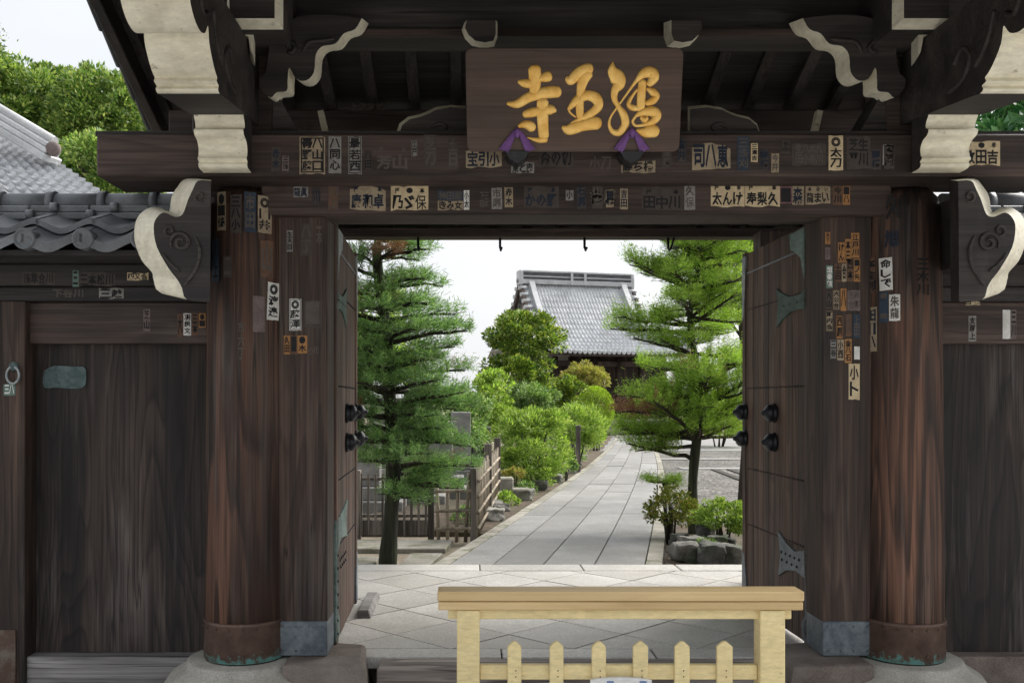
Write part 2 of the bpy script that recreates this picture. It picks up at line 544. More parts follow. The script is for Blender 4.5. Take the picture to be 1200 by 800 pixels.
_g = t.mix(1.0, _g, t.ramp(t.noise(t.coords((1, 1, 1), rnd=False), 0.6, 4, 0.6), [(0.35, 0.75), (0.65, 1.2)]), 'MULTIPLY')
M['gravel'] = t.finish(_g, 0.9, _v.outputs['Distance'], -0.8, 0.03, spec=0.2)
M['asphalt'] = stone('concrete_street', (0.42, 0.41, 0.39), (0.54, 0.53, 0.505), 3.0, 0.4, 0.4, 0.9, None, 0.0)
M['rock'] = stone('garden_rock', (0.13, 0.125, 0.115), (0.33, 0.315, 0.285), 4.0, 0.4, 0.9, 0.85, (0.09, 0.09, 0.08), 0.3, (0.055, 0.085, 0.035))
M['dark_rock'] = stone('dark_rock', (0.05, 0.05, 0.048), (0.13, 0.125, 0.118), 4.0, 0.4, 0.9, 0.8, None, 0.3, (0.04, 0.065, 0.028))
M['grave'] = stone('grave_granite', (0.13, 0.13, 0.125), (0.27, 0.265, 0.255), 4.0, 0.3, 0.3, 0.75, (0.08, 0.085, 0.07), 0.3)
M['tile'] = stone('grey_roof_tile', (0.105, 0.115, 0.125), (0.205, 0.22, 0.235), 5.0, 0.15, 0.25, 0.42, (0.075, 0.078, 0.075), 0.22)
M['tile_pale'] = stone('silver_roof_tile', (0.40, 0.415, 0.43), (0.58, 0.595, 0.61), 2.5, 0.2, 0.2, 0.38, (0.28, 0.285, 0.29), 0.1)
M['tile_dark'] = stone('dark_roof_tile', (0.055, 0.06, 0.066), (0.115, 0.12, 0.13), 5.0, 0.2, 0.25, 0.5, None, 0.2)
M['plaster'] = paint('white_plaster', (0.72, 0.71, 0.68), (0.5, 0.48, 0.44), 0.85, 0.4, None, 1.2)
M['hall_wood'] = wood('hall_wood', (0.020, 0.014, 0.012), (0.045, 0.030, 0.024), (0.085, 0.055, 0.042), 'Z', 0.6, cath=0.3)
M['hall_red'] = paint('red_lacquer', (0.16, 0.042, 0.030), (0.06, 0.022, 0.018), 0.5, 0.6)
M['purple'] = paint('purple_cloth', (0.21, 0.10, 0.31), (0.11, 0.05, 0.18), 0.8, 0.7, None, 14.0)
M['white_paint'] = paint('white_enamel', (0.78, 0.78, 0.76), (0.55, 0.55, 0.53), 0.45, 0.4)
M['blue_print'] = paint('blue_print', (0.10, 0.20, 0.40), (0.07, 0.13, 0.28), 0.5, 0.4)
M['rust'] = paint('rust_red', (0.14, 0.05, 0.03), (0.07, 0.035, 0.025), 0.8, 0.7)
M['bark'] = wood('bark', (0.016, 0.013, 0.011), (0.042, 0.034, 0.027), (0.095, 0.078, 0.062), 'Z', 2.2, cath=0.2, wear=0.2, bump=1.0, rough=0.9)
M['mossbark'] = wood('mossy_bark', (0.014, 0.014, 0.009), (0.038, 0.042, 0.022), (0.10, 0.115, 0.06), 'Z', 2.2, cath=0.2, wear=0.3, wearcol=(0.10, 0.13, 0.055), bump=1.0, rough=0.9)
for nm, c, d in (('white', (0.72, 0.72, 0.69), (0.42, 0.40, 0.36)), ('cream', (0.62, 0.51, 0.33), (0.34, 0.25, 0.16)), ('tan', (0.36, 0.29, 0.20), (0.17, 0.13, 0.095)),
                 ('grey', (0.27, 0.26, 0.245), (0.12, 0.115, 0.11)), ('orange', (0.40, 0.20, 0.075), (0.18, 0.10, 0.05)), ('brown', (0.15, 0.085, 0.055), (0.07, 0.045, 0.035)),
                 ('blue', (0.035, 0.055, 0.085), (0.028, 0.03, 0.036)), ('teal', (0.13, 0.21, 0.18), (0.08, 0.10, 0.09)), ('faint', (0.075, 0.062, 0.055), (0.045, 0.037, 0.033)),
                 ('pink', (0.26, 0.13, 0.15), (0.10, 0.06, 0.07)), ('mauve', (0.17, 0.135, 0.13), (0.09, 0.07, 0.068))):
    M['paper_' + nm] = paint('paper_' + nm, c, d, 0.85, 0.85, None, 16.0, 0.1)
M['ink'] = paint('black_ink', (0.014, 0.014, 0.016), (0.03, 0.028, 0.028), 0.8, 0.5, None, 20.0)
M['ink_blue'] = paint('blue_black_ink', (0.014, 0.022, 0.040), (0.03, 0.035, 0.045), 0.8, 0.5, None, 20.0)
M['ink_pale'] = paint('pale_ink', (0.105, 0.09, 0.08), (0.05, 0.043, 0.038), 0.8, 0.7, None, 20.0)
M['cedar'] = leafmat('cedar_needles', [(0.060, 0.130, 0.056), (0.120, 0.235, 0.095), (0.190, 0.335, 0.135), (0.290, 0.430, 0.205)], 0.5, 0.42)
M['pine'] = leafmat('pine_needles', [(0.095, 0.185, 0.026), (0.180, 0.315, 0.046), (0.280, 0.440, 0.075), (0.400, 0.545, 0.140)], 0.5, 0.42)
M['dry'] = leafmat('dry_needles', [(0.16, 0.075, 0.045), (0.26, 0.14, 0.085), (0.34, 0.20, 0.13)], 0.7, 0.2)
M['camellia'] = leafmat('camellia_leaves', [(0.026, 0.075, 0.016), (0.085, 0.180, 0.026), (0.240, 0.330, 0.045), (0.380, 0.440, 0.085)], 0.38, 0.25, 0.5)
M['shrub'] = leafmat('shrub_leaves', [(0.050, 0.120, 0.028), (0.125, 0.245, 0.065), (0.240, 0.365, 0.125), (0.430, 0.520, 0.290)], 0.45, 0.3, 0.4)
M['bright'] = leafmat('bright_leaves', [(0.110, 0.210, 0.018), (0.205, 0.335, 0.026), (0.310, 0.440, 0.040), (0.420, 0.520, 0.080)], 0.5, 0.35)
M['soft'] = leafmat('soft_leaves', [(0.080, 0.155, 0.026), (0.170, 0.290, 0.050), (0.285, 0.415, 0.090), (0.420, 0.530, 0.180)], 0.5, 0.4)
M['yellow'] = leafmat('yellow_leaves', [(0.150, 0.180, 0.035), (0.265, 0.290, 0.065), (0.380, 0.390, 0.115), (0.360, 0.230, 0.110)], 0.5, 0.3)
M['olive'] = leafmat('olive_leaves', [(0.060, 0.100, 0.018), (0.130, 0.190, 0.030), (0.225, 0.260, 0.045), (0.300, 0.200, 0.060)], 0.45, 0.3)
M['far'] = leafmat('broad_leaves', [(0.055, 0.130, 0.032), (0.125, 0.225, 0.055), (0.235, 0.345, 0.095), (0.400, 0.470, 0.165)], 0.45, 0.35, 0.35)
M['glossy'] = leafmat('glossy_leaves', [(0.016, 0.080, 0.030), (0.045, 0.160, 0.055), (0.095, 0.250, 0.090), (0.190, 0.370, 0.180)], 0.32, 0.3, 0.6)

# ------------------------------------------------------------------ letter shapes for the pasted slips (built-in font, made once)
GL = {}
LETTERS = ('青野藤八山口同心最若西拝本芳芝刀土日宝引小東と南茶の切高ち橋司恵三浅刈溝吉生田本谷九川◎太平天米●奉政龍眞康和卓乃ゞ保神屋きみ女下かの原中んけ寿梨久一森まい今條市井二六丁上渡邉澤木目会'
           '江戸合ノ矢組番館人大公出町内金石卜命しで朱旭刚又越羽銀文赤堂支那州社納崎郎巴草松四')
_obs = []
for ch in dict.fromkeys(LETTERS):
    for off in (0.0, 0.012, 0.022, 0.032):       # several weights; the boldest one that still fills cleanly is kept
        cu = bpy.data.curves.new('glyph', 'FONT')
        cu.body = ch
        cu.resolution_u = 1
        cu.offset = off
        ob = bpy.data.objects.new('glyph', cu)
        COL.objects.link(ob)
        _obs.append((ch, off, ob, cu))
_dg = bpy.context.evaluated_depsgraph_get()
_area = {}
for ch, off, ob, cu in _obs:
    me = bpy.data.meshes.new_from_object(ob.evaluated_get(_dg))
    ar = sum(p.area for p in me.polygons)
    if len(me.vertices) and ar > _area.get(ch, 0.0):
        P = np.array([v.co[:2] for v in me.vertices])
        _lo, _hi = P.min(0), P.max(0)
        GL[ch] = ((P - _lo) / np.maximum(_hi - _lo, 1e-6), [tuple(p.vertices) for p in me.polygons])
        _area[ch] = ar
    bpy.data.meshes.remove(me)
for ch, off, ob, cu in _obs:
    bpy.data.objects.remove(ob)
    bpy.data.curves.remove(cu)


def glyph(ch):
    return GL.get(ch, (np.zeros((0, 2)), []))
# ------------------------------------------------------------------ ground, street, floor, path
AX = 0.61                      # x of the gate's centre line


def struct(o):
    o['kind'] = 'structure'
    return o


mb = MB()
mb.add([(-900, -400, -0.30), (900, -400, -0.30), (900, 1500, -0.30), (-900, 1500, -0.30)], [(0, 1, 2, 3)])
struct(mb.build('ground', M['earth']))
mb = MB()
mb.box(-60, 60, -9, 5.35, -0.34, -0.22)
struct(mb.build('street', M['asphalt']))
mb = MB()
mb.box(-40, 40, 5.96, 75, -0.29, -0.075)
struct(mb.build('courtyard_ground', M['earth']))
mb = MB()
mb.box(2.0, 22, 12.2, 44, -0.10, -0.050)
mb.build('gravel_yard', M['gravel'])
struct(bpy.data.objects['gravel_yard'])

# gate floor: granite squares laid diagonally inside a border
gf = struct(link('gate_floor', MB().box(AX - 2.12, AX + 2.12, 5.96, 8.92, -0.06, -0.014).mesh('gate_floor', M['joint'])))
D = 0.375
for i in range(-11, 13):
    for j in range(-11, 14):
        cx, cy = -0.866 + D * (i - j), 6.26 + D * (i + j)
        q = [(cx, cy - D), (cx + D, cy), (cx, cy + D), (cx - D, cy)]
        q = clip_poly(q, AX - 2.10, AX + 2.10, 5.90, 8.60)
        if len(q) < 3:
            continue
        A = abs(sum(q[k][0] * q[(k + 1) % len(q)][1] - q[(k + 1) % len(q)][0] * q[k][1] for k in range(len(q)))) / 2
        if A < 0.004:
            continue
        q = inset(q, 0.0065)
        dz = random.uniform(-0.0015, 0.0015)
        MB().prism(q, lambda p: (p[0], p[1], dz), lambda p: (p[0], p[1], -0.03)).build('floor_slab', M['floor'], gf)
for (xa, xb) in ((-2.10, -0.52), (-0.51, 0.42), (0.43, 1.30), (1.31, 2.10)):
    MB().box(AX + xa, AX + xb, 8.61, 8.93, -0.07, 0.002).build('edge_slab', M['floor'], gf, bevel=0.006)
for (xa, xb) in ((-1.30, -0.42), (-0.41, 0.5), (0.51, 1.30)):
    MB().box(AX + xa, AX + xb, 5.70, 5.893, -0.07, 0.001).build('edge_slab', M['floor'], gf, bevel=0.004)


# path: five columns of slabs that bend away to the hall
def path_x(Y):
    t = Y - 8.94
    return -0.35 + 0.245 * t - 0.0012 * t * t


def path_w(Y):                     # the path narrows a little on its way to the hall
    return 1.0 - 0.26 * min(1.0, max(0.0, (Y - 9.0) / 22.0))


pth = struct(bpy.data.objects.new('path', None))
COL.objects.link(pth)
ORG['path'] = Vector((0, 0, 0))
ys = np.linspace(8.96, 43.6, 60)
mb = MB()
mb.loft([[(path_x(y) - 0.02, y, -0.076), (path_x(y) + 2.17 * path_w(y), y, -0.076), (path_x(y) + 2.17 * path_w(y), y, -0.028), (path_x(y) - 0.02, y, -0.028)] for y in ys], 0, False)
mb.build('path_bed', M['joint'], pth)
cols = [(0.0, 0.145), (0.157, 0.556), (0.572, 1.028), (1.044, 1.508), (1.524, 1.983), (1.997, 2.15)]
for c, (xa, xb) in enumerate(cols):
    y = 8.965 + (0.0 if c in (0, 5) else random.uniform(-0.5, 0.0))
    while y < 43.4:
        ln = random.uniform(1.3, 2.3) if c not in (0, 5) else random.uniform(0.8, 1.2)
        if y > 24:
            ln *= 2
        y1 = min(y + ln, 43.5)
        ya = max(y, 8.965)
        if y1 - ya > 0.1:
            seg = np.linspace(ya, y1 - 0.005, 5)
            z = -0.008 + random.uniform(-0.004, 0.004)
            b = MB()
            b.loft([[(path_x(s) + xa * path_w(s), s, -0.05), (path_x(s) + xb * path_w(s), s, -0.05), (path_x(s) + xb * path_w(s), s, z), (path_x(s) + xa * path_w(s), s, z)] for s in seg], 0, False)
            b.build('kerb_stone' if c in (0, 5) else 'paving_slab', M['kerb'] if c in (0, 5) else M['path'], pth)
        y = y1

# ------------------------------------------------------------------ the gate
gate = thing('temple_gate', 'dark weathered timber temple gate with round pillars, carved cream-edged brackets and open doors', 'gate', (AX, 5.6, 0))
PY, PR = 5.60, 0.222
pillars = {}
for sgn in (-1, 1):
    xc = AX + sgn * 1.922
    b = MB()
    b.lathe([(PR + 0.006, 0.035), (PR + 0.004, 0.6), (PR, 1.4), (PR - 0.006, 2.3), (PR - 0.012, 2.62), (PR - 0.03, 2.70), (PR - 0.07, 2.745)], (xc, PY), 48)
    p = b.build('pillar', M['pillar'], gate)
    pillars[sgn] = (p, xc)
    b = MB()
    b.lathe([(PR + 0.010, 0.045), (PR + 0.014, 0.050), (PR + 0.013, 0.250), (PR + 0.017, 0.255), (PR + 0.015, 0.268), (PR + 0.004, 0.272)], (xc, PY), 48)
    b.build('copper_shoe', M['copper'], p)
    for a in range(0, 360, 20):
        for z in (0.09, 0.235):
            if math.sin(R(a)) < 0.2:
                pos = (xc + math.cos(R(a)) * (PR + 0.014), PY + math.sin(R(a)) * (PR + 0.014), z)
                b = MB()
                b.tube([pos, (xc + math.cos(R(a)) * (PR + 0.020), PY + math.sin(R(a)) * (PR + 0.020), z)], [0.008, 0.004], 6)
                b.build('nail', M['copper'], p)
    b = MB()
    b.lathe([(0.47, -0.30), (0.46, -0.10), (0.425, -0.045), (0.36, -0.005), (0.335, 0.012), (0.330, 0.030), (0.315, 0.038), (0.05, 0.038)], (xc, PY), 56)
    b.build('base_stone', M['stone_base'], gate)
    # square jamb behind the pillar
    x0, x1 = AX + sgn * 1.432, AX + sgn * 1.72
    j = MB().box(x0, x1, 5.53, 5.80, 0.06, 2.62).build('jamb_post', M['jamb'], gate, bevel=0.008)
    pillars[('j', sgn)] = j
    MB().box(x0 - sgn * 0.001, x1, 5.52, 5.79, 0.055, 0.255).build('iron_shoe', M['iron_blue'], j, bevel=0.004)
    for k in range(4):
        for z in (0.085, 0.225):
            xx = x0 + sgn * (0.03 + 0.075 * k)
            MB().tube([(xx, 5.522, z), (xx, 5.512, z)], [0.008, 0.004], 6).build('nail', M['iron_blue'], j)
    MB().box(x1 - sgn * 0.02, AX + sgn * 2.0, 5.60, 5.72, 0.06, 2.62).build('filler_board', M['panel'], gate)
    # sill stone under jamb and hinge
    b = MB()
    b.hexa([(AX + sgn * 1.13, 5.30, -0.3), (AX + sgn * 1.66, 5.30, -0.3), (AX + sgn * 1.66, 5.96, -0.3), (AX + sgn * 1.20, 5.96, -0.3),
            (AX + sgn * 1.20, 5.34, 0.045), (AX + sgn * 1.66, 5.34, 0.055), (AX + sgn * 1.66, 5.90, 0.055), (AX + sgn * 1.25, 5.90, 0.030)])
    b.build('sill_stone', M['brown_stone'], gate, bevel=0.025, segs=2)
    # rear post
    MB().box(AX + sgn * 1.80, AX + sgn * 2.02, 7.9, 8.12, 0.0, 2.94).build('rear_post', M['jamb'], gate, bevel=0.008)
    # stop block on the floor by the door foot
    b = MB()
    b.hexa([(AX + sgn * 1.30, 6.72, 0.0), (AX + sgn * 1.40, 6.72, 0.0), (AX + sgn * 1.40, 7.42, 0.0), (AX + sgn * 1.30, 7.42, 0.0),
            (AX + sgn * 1.32, 6.75, 0.05), (AX + sgn * 1.40, 6.75, 0.05), (AX + sgn * 1.40, 7.40, 0.05), (AX + sgn * 1.32, 7.40, 0.05)])
    b.build('door_stop', M['railgrey'], gate, bevel=0.006)

# threshold timber and step below it
MB().box(AX - 1.14, AX + 1.14, 5.46, 5.695, -0.13, -0.004).build('threshold_beam', M['sill'], gate, bevel=0.012, segs=2)
MB().box(AX - 1.10, AX + 1.10, 5.30, 5.69, -0.30, -0.135).build('step_stone', M['brown_stone'], gate, bevel=0.02)

# lintel between the pillars and the great tie beam above
lintel = MB().box(AX - 1.80, AX + 1.80, 5.45, 5.76, 2.588, 2.79).build('lintel', M['beam'], gate, bevel=0.010)
beam = MB().box(AX - 2.64, AX + 2.64, 5.20, 5.62, 2.750, 2.980).build('tie_beam', M['beam'], gate, bevel=0.010)
MB().box(AX - 2.66, AX + 2.66, 5.24, 5.60, 2.981, 3.005).build('beam_cap', M['dark'], gate)
# inner head rail and stop strip for the doors
MB().box(AX - 1.60, AX + 1.60, 5.78, 5.90, 2.625, 2.72).build('head_rail', M['dark'], gate, bevel=0.005)

# roof: purlins, rafters, boards
SL = 0.42


def rear_z(Y):
    return 3.02 + SL * (8.3 - Y)


def front_z(Y):
    return 4.20 - SL * (5.5 - Y)


XL, XR = AX - 2.90, AX + 2.90
MB().box(AX - 2.35, AX + 2.35, 5.36, 5.62, 3.575, 3.93).build('ridge_beam', M['dark'], gate, bevel=0.012)
MB().box(AX - 2.33, AX + 2.33, 5.335, 5.359, 3.56, 3.60).build('ridge_beam_moulding', M['beam'], gate)
MB().box(AX - 2.72, AX + 2.72, 6.70, 6.92, 3.24, 3.57).build('purlin', M['beam'], gate, bevel=0.01)
MB().box(AX - 2.72, AX + 2.72, 8.20, 8.38, 2.935, 3.012).build('rear_eave_beam', M['beam'], gate, bevel=0.006)
MB().box(AX - 2.72, AX + 2.72, 4.02, 4.22, 3.44, 3.62).build('front_purlin', M['beam'], gate, bevel=0.01)
x = XL + 0.06
while x < XR:
    for (za, ya, yb) in ((rear_z, 5.66, 8.40), (front_z, 2.95, 5.34)):
        b = MB()
        h = 0.055
        b.hexa([(x, ya, za(ya)), (x + 0.075, ya, za(ya)), (x + 0.075, yb, za(yb)), (x, yb, za(yb)),
                (x, ya, za(ya) + h), (x + 0.075, ya, za(ya) + h), (x + 0.075, yb, za(yb) + h), (x, yb, za(yb) + h)])
        b.build('rafter', M['rafter'], gate)
    x += 0.30
b = MB()
b.hexa([(XL, 5.5, rear_z(5.5) + 0.057), (XR, 5.5, rear_z(5.5) + 0.057), (XR, 8.42, rear_z(8.42) + 0.057), (XL, 8.42, rear_z(8.42) + 0.057),
        (XL, 5.5, rear_z(5.5) + 0.16), (XR, 5.5, rear_z(5.5) + 0.16), (XR, 8.42, rear_z(8.42) + 0.13), (XL, 8.42, rear_z(8.42) + 0.13)])
b.build('rear_roof_board', M['dark'], gate)
b = MB()
b.hexa([(XL, 2.92, front_z(2.92) + 0.057), (XR, 2.92, front_z(2.92) + 0.057), (XR, 5.5, front_z(5.5) + 0.057), (XL, 5.5, front_z(5.5) + 0.057),
        (XL, 2.92, front_z(2.92) + 0.13), (XR, 2.92, front_z(2.92) + 0.13), (XR, 5.5, front_z(5.5) + 0.16), (XL, 5.5, front_z(5.5) + 0.16)])
b.build('front_roof_board', M['dark'], gate)
for sgn in (-1, 1):
    xe = AX + sgn * 2.90
    for (za, ya, yb) in ((rear_z, 5.5, 8.46), (front_z, 2.9, 5.5)):
        b = MB()
        b.hexa([(xe - sgn * 0.07, ya, za(ya) - 0.17), (xe, ya, za(ya) - 0.17), (xe, yb, za(yb) - 0.10), (xe - sgn * 0.07, yb, za(yb) - 0.10),
                (xe - sgn * 0.07, ya, za(ya) + 0.056), (xe, ya, za(ya) + 0.056), (xe, yb, za(yb) + 0.056), (xe - sgn * 0.07, yb, za(yb) + 0.056)])
        b.build('bargeboard', M['rafter'], gate, bevel=0.006)
        y = ya + 0.02
        while y < yb - 0.1:        # verge tiles hang over the bargeboard, one after another
            y1 = y + 0.30
            b = MB()
            up = 0.05 if za is rear_z else 0.0
            b.hexa([(xe - sgn * 0.10, y, za(y) + 0.10), (xe + sgn * 0.075, y, za(y) - 0.03), (xe + sgn * 0.075, y1, za(y1) - 0.07), (xe - sgn * 0.10, y1, za(y1) + 0.07),
                    (xe - sgn * 0.10, y, za(y) + 0.20), (xe + sgn * 0.10, y, za(y) + 0.17), (xe + sgn * 0.10, y1, za(y1) + 0.13), (xe - sgn * 0.10, y1, za(y1) + 0.16)])
            b.build('verge_tile', M['tile_dark'], gate, bevel=0.015)
            b = MB()
            b.tube([(xe + sgn * 0.05, y - 0.03, za(y) + 0.19), (xe + sgn * 0.05, y1 - 0.03, za(y1) + 0.20)], 0.075, 10)
            b.build('round_verge_tile', M['tile_dark'], gate)
            y = y1
# tiled top of the roof
for (za, ya, yb, nm) in ((rear_z, 5.5, 8.50, 'rear_roof_tiles'), (front_z, 2.84, 5.5, 'front_roof_tiles')):
    b = MB()
    x = XL + 0.12
    while x < XR - 0.1:
        b.tube([(x, ya, za(ya) + 0.21), (x, yb, za(yb) + 0.19)], 0.07, 8)
        x += 0.24
    b.hexa([(XL + 0.05, ya, za(ya) + 0.163), (XR - 0.05, ya, za(ya) + 0.163), (XR - 0.05, yb, za(yb) + 0.135), (XL + 0.05, yb, za(yb) + 0.135),
            (XL + 0.05, ya, za(ya) + 0.19), (XR - 0.05, ya, za(ya) + 0.19), (XR - 0.05, yb, za(yb) + 0.16), (XL + 0.05, yb, za(yb) + 0.16)])
    b.build(nm, M['tile'], gate)
MB().box(XL, XR, 5.36, 5.64, 4.32, 4.72).build('roof_ridge', M['tile_dark'], gate, bevel=0.05)

# iron hooks under the rear eave
for u in (490, 586, 685, 783):
    x = px(u, 8.25)
    b = MB()
    b.tube([(x, 8.25, 2.935), (x, 8.25, 2.85), (x + 0.005, 8.22, 2.822), (x + 0.012, 8.19, 2.84)], 0.011, 6)
    if u > 700:
        b.tube([(x + 0.05, 8.25, 2.935), (x + 0.035, 8.25, 2.87), (x + 0.012, 8.22, 2.83)], 0.009, 6)
    b.build('hook', M['black_iron'], gate)


# ---------------------------------------------------------- carved brackets
def carved(outer_px, face_px, Yf, Yb, name, parent, sgn, rim='cream', face='carve', swirl=None, dark_last=0):
    """front face outline (dark) at Yf joined by a bevelled painted rim to a larger outline at Yb"""
    def w(p, Y):
        q = at(p[0], p[1], Y)
        x = q.x if sgn < 0 else 2 * AX - q.x
        return (x, q.y, q.z)
    n = len(outer_px)
    vs = [w(p, Yf) for p in face_px] + [w(p, Yb) for p in outer_px]
    fs = [tuple(range(n)), tuple(range(2 * n - 1, n - 1, -1))] + [(i, i + n, (i + 1) % n + n, (i + 1) % n) for i in range(n)]
    b = MB()
    b.add(vs, fs, [1, 1] + [0] * (n - dark_last) + [1] * dark_last)
    o = b.build(name, [M[rim], M[face]], parent)
    if swirl:
        for pts, r in swirl:
            b = MB()
            sp = smoothpts([w(p, Yf - 0.004) for p in pts], 6)
            b.tube(sp, [r * min(1, 0.35 + 4 * min(i, len(sp) - 1 - i) / len(sp)) for i in range(len(sp))], 6)
            b.build('carved_scroll', M[face], o)
    for pp in o.data.polygons:
        pp.use_smooth = len(pp.vertices) == 4
    o.data.set_sharp_from_angle(angle=R(48))
    return o


NOSE_IN = [(247, 212), (232, 212), (226, 222), (220, 235), (214, 251), (205, 254), (192, 249), (183, 256), (180, 268), (184, 290), (198, 315), (208, 328), (213, 337), (219, 351), (246, 354)]
NOSE_OUT = [(248, 211), (219, 209), (208, 219), (201, 231), (198, 248), (189, 244), (176, 243), (164, 251), (158, 264), (158, 283), (166, 305), (178, 319), (180, 328), (190, 344), (246, 352)]
_n1, _n2 = smoothpts(NOSE_IN, 3), smoothpts(NOSE_OUT, 3)
NOSE_IN, NOSE_OUT = [q[:2] for q in _n1], [q[:2] for q in _n2]
def spiral(cu, cv, r0, turns, a0, sq=1.0):
    return [(cu + r0 * (1 - 0.82 * i / 16) * math.cos(a0 + turns * 6.283 * i / 16), cv + sq * r0 * (1 - 0.82 * i / 16) * math.sin(a0 + turns * 6.283 * i / 16)) for i in range(17)]


NOSE_SW = [(spiral(212, 284, 13, 1.5, 2.6), 0.011), (spiral(199, 270, 8, 1.2, 0.5), 0.009), ([(228, 276), (234, 292), (231, 312), (221, 328), (216, 334)], 0.010),
           (spiral(234, 230, 7, 1.2, 1.0), 0.008), ([(190, 296), (200, 309), (211, 318)], 0.008)]
for sgn in (-1, 1):
    carved(NOSE_OUT, NOSE_IN, 5.06, 5.25, 'carved_nose', gate, sgn, swirl=NOSE_SW, dark_last=1)
    MB().box(AX + sgn * 2.09, AX + sgn * 2.19, 5.249, 5.66, 2.27, 2.66).build('nose_tenon', M['carve'], gate)
A_OUT = [(432, 28), (424, 41), (411, 46), (401, 58), (386, 61), (378, 71), (376, 91), (367, 101), (355, 99), (347, 86), (345, 101), (344, 113), (332, 115), (325, 121), (314, 112), (312, 99), (320, 90), (323, 64), (326, 38), (375, 24)]
A_OUT = [q[:2] for q in smoothpts(A_OUT + A_OUT[:1], 3)[:-1]]
A_IN = [(q[0] - 8.0, q[1] - 6.5) for q in A_OUT]
A_SW = [([(336, 56), (341, 50), (346, 56), (342, 62), (336, 60)], 0.014), ([(355, 62), (362, 50), (378, 48), (392, 46)], 0.012)]
for sgn in (-1, 1):
    carved(A_OUT, A_IN, 5.16, 5.33, 'carved_bracket', gate, sgn, swirl=A_SW)
    # short painted foot below the bracket
    p0, p1 = at(376, 131, 5.8), at(383, 157, 5.8)
    x0, x1 = (p0.x, p1.x) if sgn < 0 else (2 * AX - p0.x, 2 * AX - p1.x)
    MB().bar((x0, 5.8, p0.z), (x1, 5.8, p1.z - 0.03), 0.035, 0.05, (0, 1, 0)).build('bracket_foot', M['cream'], gate)
# frog-leg struts and the curled holders either side of the plaque
KA_OUT = [(463, 160), (468, 145), (478, 137), (492, 134), (500, 131), (510, 126), (528, 123), (549, 125), (549, 160)]
KA_IN = [(467, 160), (471, 147), (480, 140), (493, 137), (501, 134), (511, 129), (528, 126), (549, 128), (549, 160)]
for sgn in (-1, 1):
    o = carved(KA_OUT, KA_IN, 5.30, 5.36, 'frog_leg_strut', gate, sgn, rim='cream', swirl=[([(505, 150), (515, 145), (523, 149), (518, 154)], 0.010)])
HO_OUT = [(544, 27), (541, 36), (545, 46), (553, 54), (566, 57), (579, 55), (583, 44), (583, 27)]
HO_IN = [(547, 24), (545, 33), (549, 41), (557, 48), (568, 50), (578, 48), (581, 40), (581, 24)]
for sgn in (-1, 1):
    carved(HO_OUT, HO_IN, 5.10, 5.24, 'plaque_holder', gate, sgn)

# arms that reach forward from the pillar heads; profile in (y, z), painted along front and underside
ARM_A = smoothpts([(5.19, 2.764), (5.105, 2.768), (5.085, 2.785), (5.095, 2.80), (5.07, 2.812), (5.085, 2.83), (5.09, 2.87), (5.06, 2.905), (5.015, 2.92), (5.00, 2.945), (5.03, 2.962), (5.025, 2.99), (5.00, 3.02), (5.00, 3.045)], 3)
ARM_A_TOP = [(5.19, 3.05)]
ARM_B = smoothpts([(5.30, 3.055), (4.60, 2.978), (4.47, 2.962), (4.44, 2.975), (4.452, 2.992), (4.415, 3.002), (4.425, 3.022), (4.395, 3.034), (4.345, 3.07), (4.29, 3.13), (4.275, 3.19), (4.262, 3.196), (4.22, 3.150), (4.14, 3.128), (4.05, 3.15), (3.985, 3.21), (3.965, 3.30), (3.99, 3.36), (3.99, 3.43)], 3)
ARM_B_TOP = [(5.30, 3.43)]
